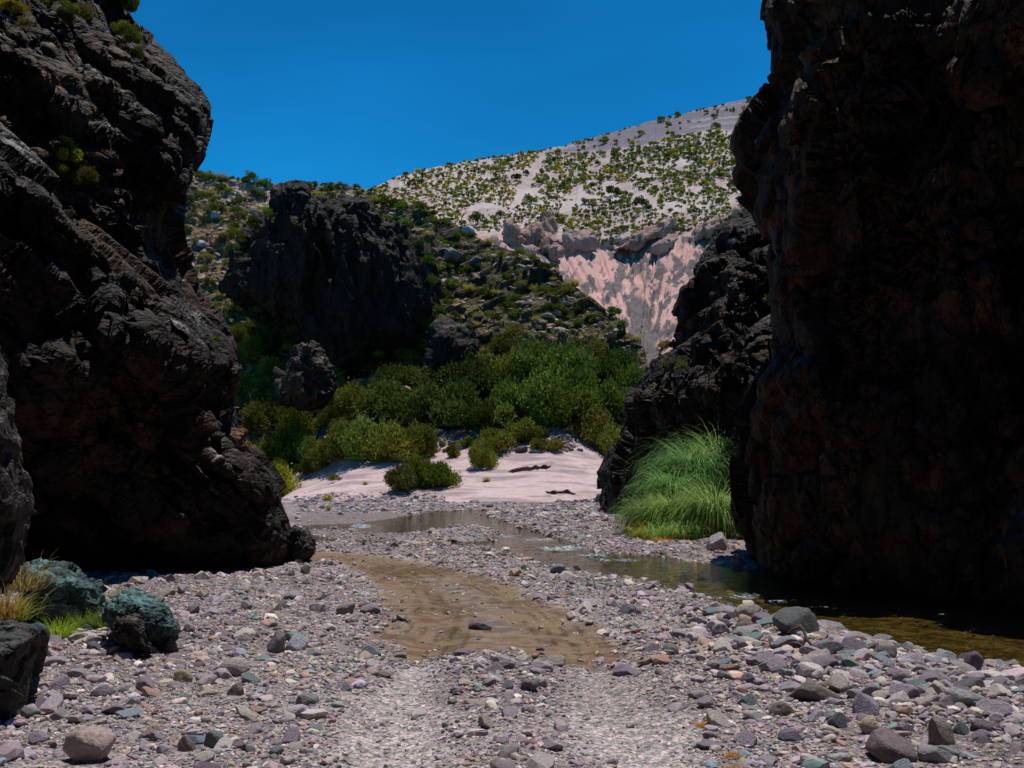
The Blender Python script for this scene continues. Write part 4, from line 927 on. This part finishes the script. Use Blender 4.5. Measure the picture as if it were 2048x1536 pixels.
# far hill scrub
def far_ok(px, py):
    r = float(interp(px, FR)); c = float(interp(px, FC))
    if py < r + 2 or py > c - 6: return False
    bw = float(interp(px, [(1080,0),(1130,16),(1200,36),(1300,46),(1380,44),(1450,52),(1520,56)]))
    if px > 1090 and py < r + bw: return random.random() < .04
    gx_ = 1085 - (py - 320) * .62 + 0
    if abs(px - (1090 - (py - 300) * .55)) < 9 and py < 420: return False
    if _h(np.array([int(px / 26)]), np.array([int(py / 15)]), np.array([3]), 5)[0] < .10: return False
    if py > 395 and px > 1130: return random.random() < .35
    if py > 440: return random.random() < .5
    return True
pts = []; tries = 0
while len(pts) < 2500 and tries < 60000:
    tries += 1; px = random.uniform(745, 1545); py = random.uniform(200, 505)
    if not far_ok(px, py): continue
    left_ = px < 1080; r = random.choice([2.5, 3.5, 4, 5, 6, 7, 8, 9.5, 12]) * (.9 if left_ else 1.05)
    if any((px - a) ** 2 + ((py - b) * 1.8) ** 2 < (r + c_) ** 2 * .30 for a, b, c_ in pts): continue
    pts.append((px, py, r))
heroes_far = [(1225,383,20,DARK,'round dark green tree like bush highest on the sand of the far hill'),(1283,405,19,DARK,'large dark green bush left of its smaller twin on the far hill'),(1296,417,12,DARK,'dark bush touching the large dark bush on the far hill'),
              (952,432,22,DARK,'wide dark bush low on the left of the far hill'),(1033,353,14,DARK,'dark bush beside the sandy chute'),(1228,410,12,GREEN,'bush below the round dark bush'),(1187,370,10,DARK,'narrow dark bush in the middle of the far hill'),(1000,425,13,DARK,'dark bush at the foot of the sandy chute'),
              (1060,395,18,GREEN,'tall green bush patch right of the sandy chute')]
for (px, py, r, tc_, lab) in heroes_far:
    p = on_far(px, py + r * .6); s = p[1] / F * r; put(P_mid[px % 8], 'shrub', p, s * 1.15, s * 1.25, tc_, lab, None)
pts = [q_ for q_ in pts if not any((q_[0] - a[0]) ** 2 + (q_[1] - a[1]) ** 2 < (a[2] + 2) ** 2 for a in heroes_far)]
# crest tufts
for _ in range(70):
    px = random.uniform(745, 1520); pts.append((px, float(interp(px, FR)) + 1.5, random.uniform(2, 4)))
pts.sort(key=lambda q_: -q_[2]); SV, SQ, SC, off = [], [], [], 0
for k, (px, py, r) in enumerate(pts):
    p = on_far(px, py); s = p[1] / F * r
    tc_ = random.choice([OLIVE, OLIVE, GREEN, YEL, GREY, DARK, OLIVE, YEL if px < 1080 else GREEN])
    if k < 285:
        nm = {OLIVE: 'olive', GREEN: 'green', YEL: 'yellow green', GREY: 'grey green', DARK: 'dark green'}[tc_]
        zn = 'left of the sandy chute' if px < 1060 else 'right of the sandy chute'
        put(P_small[k % 8], 'far_shrub', p, s * 1.25, s * 1.15, tc_, f'low {nm} shrub on the pale far hill {zn}', f'{nm} shrubs on the far hill {zn}')  # low distant shrubs
    else:
        V, Q_, C_, _b = crown(k, 60, .30, 4, .6, (.05,.06,.015), (.13,.125,.03), .4)
        SV.append(V * [s * 1.35, s * 1.35, s * 1.2] + p); SQ.append(Q_ + off); SC.append(C_ * np.array(tc_) * random.uniform(.8, 1.2)); off += len(V)
o = obj('scrub', mesh_np('scrub', np.concatenate(SV), np.concatenate(SQ), np.concatenate(SC), M_leaf, False)); tag(o, 'small scattered scrub covering the pale far hill', 'scrub', kind='stuff')

# hillside shrubs
def in_poly(px, py, poly): return float(poly_sd(np.array([px]), np.array([py]), poly)[0]) < 0
pts = []; tries = 0
while len(pts) < 330 and tries < 30000:
    tries += 1; px = random.uniform(335, 1300); r = float(interp(px, RIDGE)); py = random.uniform(r, 880)
    if in_poly(px, py, CRAG): continue
    if px > 640 and py > 700: continue
    rad = random.uniform(8, 21)
    if any((px - a) ** 2 + ((py - b) * 1.2) ** 2 < (rad + c_) ** 2 * .42 for a, b, c_ in pts): continue
    pts.append((px, py, rad))
pts.sort(key=lambda q_: -q_[2])
for k, (px, py, r) in enumerate(pts[:262]):
    p = on_hill(px, py); s = p[1] / F * r
    tc_ = random.choice([OLIVE, GREEN, DARK, YEL, OLIVE, GREY, BROWN] if px < 640 else [GREEN, DARK, DARK, OLIVE, GREEN, BROWN]); nm = {OLIVE: 'olive', GREEN: 'green', YEL: 'yellowish', GREY: 'grey green', DARK: 'dark green', BROWN: 'brownish'}[tc_]
    zn = 'left of the big crag' if px < 560 else 'on the crest above the big crag' if (py < 430 and px < 760) else 'on the right shoulder of the hillside' if px > 760 else 'below the big crag'
    if random.random() < .2: put(P_tuft[k % 5], 'grass_tuft', p, s * 1.1, s * 1.1, (1.2, 1.1, .8), f'dry bunch grass {zn}', f'bunch grass {zn}', 'grass')
    else: put(P_mid[k % 8], 'shrub', p - np.array([0, 0, .1 * s]), s * 1.35, s * random.uniform(1., 1.3), tc_, f'{nm} shrub {zn}', f'{nm} shrubs {zn}')
edge_ = CRAG[6:24]
for k, (ex, ey) in enumerate(edge_ + CRAG[24:]):
    for _ in range(2):
        px = ex + random.uniform(-10, 10); py = ey + random.uniform(-4, 14) if ey < 600 else ey + random.uniform(-16, 10)
        p = at(px, py, random.uniform(99.5, 103)); s = p[1] / F * random.uniform(9, 20)
        put(P_mid[(k + _) % 8], 'crag_shrub', p - np.array([0, 0, s * .5]), s * 1.2, s * 1.2, random.choice([DARK, GREEN, OLIVE, DARK]), 'scrubby shrub rooted round the edge of the big crag', 'shrubs around the edge of the big crag')
# crest fringe
for k in range(46):
    px = 385 + k * 9.5 + random.uniform(-4, 4); py = float(interp(px, RIDGE)) + 2; p = on_hill(px, py); s = p[1] / F * random.uniform(6, 13)
    put((P_tuft[k % 5] if k % 3 == 0 else P_mid[k % 8]), 'crest_scrub', p, s, s, random.choice([OLIVE, BROWN, GREEN]), 'scrub silhouetted along the hillside crest', 'scrub along the hillside crest', 'scrub')
for k, (px, py, r) in enumerate([(608,548,11),(655,430,13)]):
    p = at(px, py, 98.2 if k == 0 else 99.5); s = p[1] / F * r; put(P_mid[k], 'shrub', p - np.array([0, 0, s * .4]), s, s * 1.2, YEL, ['small pale shrub growing in the middle of the big crag face', 'yellow green shrub near the top of the big crag'][k], None)

# big riverside bushes: px, base py, half width px, height px, depth, tint, label
def bush(k, px, pb, hw, hp, tintc, lab, grp=None, p=None, grow=1.0):
    if p is None: p = on_hill(px, pb)
    s = p[1] / F
    root = bpy.data.objects.new('bush', None); COL.objects.link(root); root.location = p; tag(root, lab, 'bush', grp)
    fm_, st_ = P_big[k % 7]
    sx, sz = hw * s * 1.25 * grow, hp * s * 1.0 * grow
    rz = random.uniform(0, 6.28)
    for nm, me in (('foliage', fm_), ('stem', st_)):
        c = obj(nm, me, root); c.scale = (sx, sx, sz); c.rotation_euler = (0, 0, rz); c.color = (*tintc, 1)
    return root
YEL2 = (1.35, 1.35, .6)
B = [(612,901,32,50,YEL2),(474,834,23,50,OLIVE),(677,796,27,37,OLIVE),(594,860,20,36,OLIVE),(532,944,32,42,GREEN),(644,790,29,49,OLIVE),(497,720,33,30,GREEN),(647,924,22,35,BROWN),(540,768,34,50,GREEN),(510,957,23,42,BROWN),(473,821,34,34,BROWN),(483,793,29,48,OLIVE),(606,893,21,39,BROWN),(657,852,25,35,OLIVE),(577,763,24,30,BROWN),(664,782,32,43,BROWN),(555,926,27,31,GREEN),(612,953,21,37,OLIVE),(547,806,28,38,OLIVE),(493,903,32,41,BROWN),(476,951,21,36,BROWN),(586,808,22,40,BROWN),(682,861,24,40,BROWN),(509,739,22,39,OLIVE),(505,731,29,47,OLIVE),(475,901,25,38,OLIVE),(619,755,34,50,OLIVE),(653,830,23,34,YEL2),(688,874,32,43,OLIVE),(507,811,20,43,BROWN),(500,945,29,35,YEL2),(573,839,31,40,OLIVE),(531,835,34,34,OLIVE),(555,962,22,50,OLIVE),(1194,702,27,36,BROWN),(735,745,25,29,BROWN),(907,739,24,43,BROWN),(1138,738,24,38,GREEN),(1030,690,28,36,BROWN),(1082,722,28,39,BROWN),(856,714,26,39,GREEN),(1195,738,25,38,GREEN),(1001,701,25,43,BROWN),(1094,740,31,41,GREEN),(1051,755,28,41,BROWN),(1055,744,30,36,OLIVE),(811,731,29,33,GREEN),(1132,702,31,29,DARK),(1242,876,16,25,GREEN),(1237,885,22,23,GREEN),(1041,882,23,24,YEL2),(939,892,19,22,GREEN),(1018,879,20,25,YEL2),(1184,882,14,39,YEL2),(977,880,22,32,YEL2),(974,881,16,35,GREEN),
     (1020,850,60,95,GREEN),(1090,850,70,110,GREEN),(1160,845,60,110,GREEN),(1225,850,55,110,GREEN),(1000,790,60,100,OLIVE),(1070,780,65,110,GREEN),(1140,790,62,110,GREEN),(1210,790,55,100,DARK),(1260,800,40,90,GREEN),
     (1010,735,52,80,OLIVE),(1080,720,55,80,GREEN),(1150,735,50,70,GREEN),(1240,745,40,60,DARK),(700,830,52,80,OLIVE),(770,830,60,85,GREEN),(850,840,65,95,DARK),(920,850,60,100,DARK),(960,870,45,70,DARK),(890,800,55,70,DARK),(800,785,50,60,GREEN),(960,800,50,80,DARK),
     (680,925,42,75,OLIVE),(735,920,60,92,GREEN),(790,925,50,80,OLIVE),(845,915,40,75,OLIVE),(500,930,40,70,OLIVE),(560,925,55,85,OLIVE),(590,870,40,70,OLIVE),(490,625,34,40,DARK),(535,655,38,40,DARK),(585,690,30,35,DARK),(690,750,40,45,DARK),(470,690,26,40,OLIVE),(520,860,45,80,BROWN),(620,925,30,50,GREEN),
     (1190,885,45,75,BROWN),(1225,915,38,70,OLIVE),(990,905,45,50,OLIVE),(1050,880,40,50,OLIVE),(740,745,45,60,DARK),(800,725,40,55,BROWN),(660,780,35,65,GREEN),(540,700,50,60,DARK),(500,790,45,70,OLIVE)]
for k, (px, pb, hw, hp, tc_) in enumerate(B):
    nm = {OLIVE: 'olive', GREEN: 'fresh green', DARK: 'deep green', BROWN: 'brownish twiggy', YEL2: 'yellow olive', GREY: 'grey'}[tc_]
    zn = 'at the foot of the slope left of the sand' if px < 640 else 'in the thicket under the big crag' if px < 975 else 'in the green thicket left of the right spur'
    bush(k, px, pb, hw, hp, tc_, f'{nm} leafy bush {zn}', f'{nm} bushes {zn}', grow=1.05)
bush(3, 800, 984, 36, 62, (.8, .75, .75), 'purplish brown low bush on the sand beside the green bush')
bush(1, 838, 975, 30, 72, (1.25, 1.35, .5), 'yellow green upright bush standing alone on the sand')
bush(2, 880, 974, 42, 54, (.85, 1.2, .6), 'round green bush on the sand with a dark base')
bush(4, 962, 935, 32, 52, OLIVE, 'olive ball shaped shrub at the top edge of the sand')
bush(5, 1078, 900, 20, 30, (1.3, 1.1, .6), 'small yellow olive shrub on the upper sand')
bush(6, 1108, 900, 20, 26, (1.2, 1.0, .7), 'second small olive shrub right beside the first on the upper sand')
bush(0, 905, 914, 16, 30, OLIVE, 'small olive shrub between the green thicket and the sand')
bush(2, 555, 992, 48, 75, (1.5, 1.45, .5), 'bright yellow green bush beside the left cliff foot')
bush(5, 630, 945, 28, 42, OLIVE, 'low olive bush at the left edge of the sand')
bush(1, 1245, 922, 18, 40, (1.5, 1.05, .5), 'yellow brown bush at the foot of the right spur')
for k, (px, py, r, lab) in enumerate([(974,962,12,'tiny yellow tuft in the middle of the sand'),(668,965,18,'small brown dry bush on the left of the sand'),(655,1000,20,'dry yellowish tuft at the lower left of the sand'),(730,968,9,'tiny green plant on the left sand'),(657,1022,9,'yellow green plant on the gravel left of the pool')]):
    p = on_hill(px, py) if py < 1003 else gnd(px, py); s = p[1] / F * r; put(P_tuft[k % 5] if k != 1 else P_mid[3], 'grass_tuft' if k != 1 else 'shrub', p, s * 1.1, s * (1 if k != 4 else 2), (1.5, 1.3, .5) if k != 1 else BROWN, lab, None, 'grass' if k != 1 else 'shrub')
# valley mouth
for k, (px, py, r, c_) in enumerate([(1325,692,14,YEL),(1345,698,9,OLIVE),(1283,655,5,OLIVE),(1280,675,5,OLIVE),(1310,720,8,OLIVE)]):
    p = on_far(px, py); s = p[1] / F * r; put(P_mid[k], 'shrub', p, s, s, c_, 'shrub in the dry gully of the far valley', 'shrubs in the far gully')

# right spur shrubs
SP = [(1480,720,26,34,'olive bush growing on a shelf of the right spur',OLIVE),(1528,600,20,26,'dry straw coloured tuft high on the right spur',BROWN),(1500,450,24,26,'yellowish bush on the crest of the right spur',YEL),(1470,470,24,20,'olive bush on the crest of the right spur beside the yellowish one',OLIVE),
      (1345,715,18,20,'brownish shrub on the lower shoulder of the right spur',BROWN),(1375,740,16,18,'grey green shrub on the shoulder of the right spur',GREY),(1310,800,18,16,'brown tuft on the low shelf of the right spur',BROWN),(1385,790,16,18,'grey bush mid way down the right spur',GREY),
      (1440,520,16,14,'small olive shrub under the crest of the right spur',OLIVE),(1395,600,9,9,'tiny grey plant on the edge of the right spur',GREY),(1335,760,16,16,'olive shrub beside the low shelf of the right spur',OLIVE),(1520,640,12,14,'small tuft below the straw tuft',BROWN),(1375,840,12,13,'little brown shrub in the shade of the right spur',BROWN)]
for k, (px, py, hw, hp, lab, tc_) in enumerate(SP):
    p = on_grid(VO, PXO, PYO, px, py); s = p[1] / F; put(P_mid[k % 8], 'shrub', p + np.array([0, -.7, .15]), hw * s * 1.3, hp * s * 1.3, tc_, lab, None)
# left cliff plants
LC = [(165,320,34,48,'yellow green shrub growing on the face of the left cliff',(1.5,1.6,.5)),(185,370,28,40,'brown twiggy shrub under the yellow green one on the left cliff',BROWN),(215,48,38,50,'straw coloured bush on top of the left cliff against the sky',BROWN),(245,55,26,46,'green bush at the skyline of the left cliff',(1.1,1.3,.7)),
      (120,30,36,36,'dark green shrub at the top left of the cliff',GREEN),(170,45,30,34,'brown shrub between two green ones on the cliff top',BROWN),(265,110,22,30,'green shrub below the cliff top skyline',GREEN),(90,10,26,30,'olive shrub touching the top edge of the photo on the cliff',OLIVE),
      (245,90,22,26,'olive shrub on the upper slope of the left cliff',OLIVE),(295,400,16,20,'small olive plant on the shelf of the left cliff',OLIVE),(362,583,8,9,'tiny yellow plant on the edge of the left cliff',YEL),(130,350,18,22,'olive shrub left of the yellow green one',OLIVE),(30,40,34,22,'dry yellow tuft on the top left corner ledge',YEL),(232,20,30,52,'tall straw and green bush on the cliff skyline at the top edge',OLIVE),(205,30,24,40,'greenish bush left of the tall skyline bush',GREEN),(140,70,22,26,'dark olive shrub on the upper cliff slope under the top plants',DARK),
      (60,95,20,20,'brown tuft on the upper left ledge of the cliff',BROWN),(280,130,18,24,'olive tuft just under the cliff skyline',OLIVE),(200,225,16,20,'small olive plant under the upper ledge of the left cliff',OLIVE),(250,480,16,16,'small dry plant low on the left cliff shelf',BROWN),(420,700,12,14,'little green plant on the lower edge of the left cliff',GREEN),(478,880,10,10,'tiny moss coloured tuft on the tan block of the left cliff',YEL)]
for k, (px, py, hw, hp, lab, tc_) in enumerate(LC):
    p = on_grid(VL, PXL, PYL, px, py); s = p[1] / F; put(P_big[k % 7][0] if hw > 20 else P_mid[k % 8], 'shrub', p + np.array([0, -.2, .05]), hw * s * 1.15, hp * s * 1.2, tc_, lab, None)

# tall grass clumps beside the right cliff
TG = [(1308,1064,2300,88,'outermost drooping clump of tall green grass by the gravel',(.9,1,.9),33),(1352,1058,2300,110,'middle clump of tall grass with yellow green blades',(1.15,1.08,.7),32.2),(1432,1068,2600,135,'bright green clump of tall grass against the right cliff',(1.05,1.1,.8),31.5),
      (1345,1016,2000,95,'blue green clump of tall grass behind the front clumps',(.8,1,.8),35.5),(1392,992,2300,135,'high rounded clump of tall grass on the rocks',(.8,1,.9),37),(1440,962,2000,120,'upper clump of tall grass beside the cliff edge',(.9,1,.7),38)]
for k, (px, py, n, hpx, lab, tc_, Dd) in enumerate(TG):
    p = at(px, py, Dd); s = Dd / F * hpx
    if k < 3: p[2] = height(p[:1], p[1:2])[0]
    root = bpy.data.objects.new('tall_grass', None); COL.objects.link(root); root.location = p; tag(root, lab, 'grass', 'tall grass clumps beside the right cliff')
    V, Q_, C_ = blades(300 + k, n, .4 * s, 1.5 * s, .026, .55, 1.35, (.012,.03,.010), (.27,.38,.15), .24, 8)
    o = obj('blades', mesh_np('blades', V, Q_, C_, M_grass, False), root); o.color = (*(c_ * .85 for c_ in tc_), 1)
    V, Q_, C_ = blades(340 + k, 300, .3 * s, .9 * s, .03, 1.5, 1.0, (.16,.12,.05), (.26,.2,.09), .4, 5)
    o = obj('dry_blades', mesh_np('dry_blades', V, Q_, C_, M_grass, False), root); o.color = (1, 1, 1, 1)
    V, Q_, C_ = blades(360 + k, 34, .8 * s, 1.35 * s, .022, .45, .9, (.16,.19,.07), (.30,.29,.15), .25, 6)
    o = obj('seed_stalks', mesh_np('seed_stalks', V, Q_, C_, M_grass, False), root); o.color = (1, 1, 1, 1)
bush(2, 1448, 960, 30, 95, (1.7, 2.2, .35), 'bright yellow green bush rising behind the tall grass', p=at(1450, 955, 38.5))
for k, (px, py, hw, tc_, lab, D_) in enumerate([(1325,1082,26,(1.8,1.1,.6),'dry straw tuft lying below the tall grass',31),(1300,1072,30,(1.3,1.6,.4),'low green grass mat in front of the tall grass',32),(1140,1186,15,(1.9,.9,.35),'rusty dry tuft on the gravel beside the stream',0),(1605,1335,20,(1.7,1.1,.35),'golden dry tuft under the driftwood root',0),
                                              (1412,1444,24,(1.7,1.0,.3),'flattened golden dry grass beside the right wheel rut',0),(1475,1508,26,(1.6,1.0,.35),'flattened rusty dry grass near the bottom edge',0),(1470,1535,24,(1.5,1.0,.35),'rusty dry scrap of grass cut by the bottom edge',0)]):
    p = gnd(px, py); p[2] = height(p[:1], p[1:2])[0]; s = p[1] / F * hw
    V, Q_, C_ = blades(400 + k, 500, .5, 1.1, .03, 1.5, .6, (.10,.085,.03), (.2,.15,.06), .6, 4); o = obj('dry_tuft' if k != 1 else 'grass_tuft', mesh_np('tuft', V, Q_, C_, M_grass, False))
    o.location = p; o.scale = (s, s, s * (.45 if k not in (0, 1) else .6)); o.color = (*tc_, 1); tag(o, lab, 'grass')
for k in range(12):
    px = random.uniform(1262, 1462); py = random.uniform(1058, 1082); p = gnd(px, py); p[2] = height(p[:1], p[1:2])[0]
    hgt = random.uniform(.35, .95); V, Q_, C_ = blades(600 + k, random.randint(90, 260), .5 * hgt, 1.4 * hgt, .022, .7, 1.4, (.04,.07,.02), (.22,.30,.10), .3, 6)
    o = obj('grass_tuft', mesh_np('grass_tuft', V, Q_, C_, M_grass, False)); o.location = p; o.color = (*random.choice([(1.1,1,.7), (1.5,1.1,.5), (.9,1,.8), (1.4,.95,.5)]), 1)
    tag(o, 'small ragged grass tuft at the foot of the tall grass clumps', 'grass', 'ragged tufts under the tall grass')
# left foreground grasses
for k, (px, py, D_, L_, n, tc_, lab, cA, cB) in enumerate([(118,1290,0,.3,260,(1.3,1.2,.6),'bright green tuft in front of the teal boulder',(.05,.09,.015),(.16,.22,.04)),(205,1262,0,.3,220,(1,1,.7),'fine green tuft between the two teal boulders',(.05,.08,.02),(.13,.17,.05)),
      (250,1200,0,.2,260,(1.2,1.2,.6),'little green tuft on top of the rounded teal boulder',(.06,.09,.02),(.15,.19,.05)),(45,1250,0,.34,170,(1.2,1.15,.7),'long feathery grass on the left edge above the grey rock',(.06,.08,.02),(.17,.18,.06)),(60,1200,0,.45,160,(1.1,1,.8),'dry arching grass under the overhanging rock',(.08,.08,.03),(.2,.17,.08)),(8,1245,0,.34,170,(1.2,1,.6),'brown grass in the corner beside the overhanging rock',(.1,.07,.03),(.2,.15,.07)),(170,1262,0,.3,260,(1,1,.7),'sparse green tuft left of the rounded teal boulder',(.05,.08,.02),(.12,.17,.05))]):
    p = gnd(px, py); p[2] = height(p[:1], p[1:2])[0]
    if k == 2: p = at(250, 1206, 11.9)
    if k == 3: p = at(30, 1240, 9.3)
    if k == 4: p = at(50, 1180, 11.0)
    if k == 5: p = at(5, 1240, 9.0)
    V, Q_, C_ = blades(450 + k, n, L_ * .5, L_ * 1.1, .009, 1.0, .7, cA, cB, L_ * .35, 5); o = obj('grass_tuft', mesh_np('grass_tuft', V, Q_, C_, M_grass, False)); o.location = p; o.color = (*tc_, 1); tag(o, lab, 'grass')

# driftwood root
def dw(paths, r0, r1, name, parent=None): 
    V, Q_ = tubes(paths, r0, r1, 9); return obj(name, mesh_np(name, V, Q_, None, M_wood), parent)
pts_ = at([1594,1600,1608,1614,1628,1648,1664], [1256,1252,1262,1280,1296,1312,1326], [11.05,11.0,10.95,10.85,10.75,10.65,10.55])
root = bpy.data.objects.new('driftwood', None); COL.objects.link(root); root.location = pts_[-1]; tag(root, 'curved brown driftwood root leaning over the dark grey boulder', 'driftwood')
off = pts_[-1]; dw([pts_ - off], .02, .008, 'trunk', root)
dw([at([1600,1586,1576], [1254,1258,1266], [11.0,11.0,11.02]) - off, at([1612,1606,1604], [1275,1290,1304], [10.9,10.85,10.8]) - off], .018, .006, 'rootlet', root)
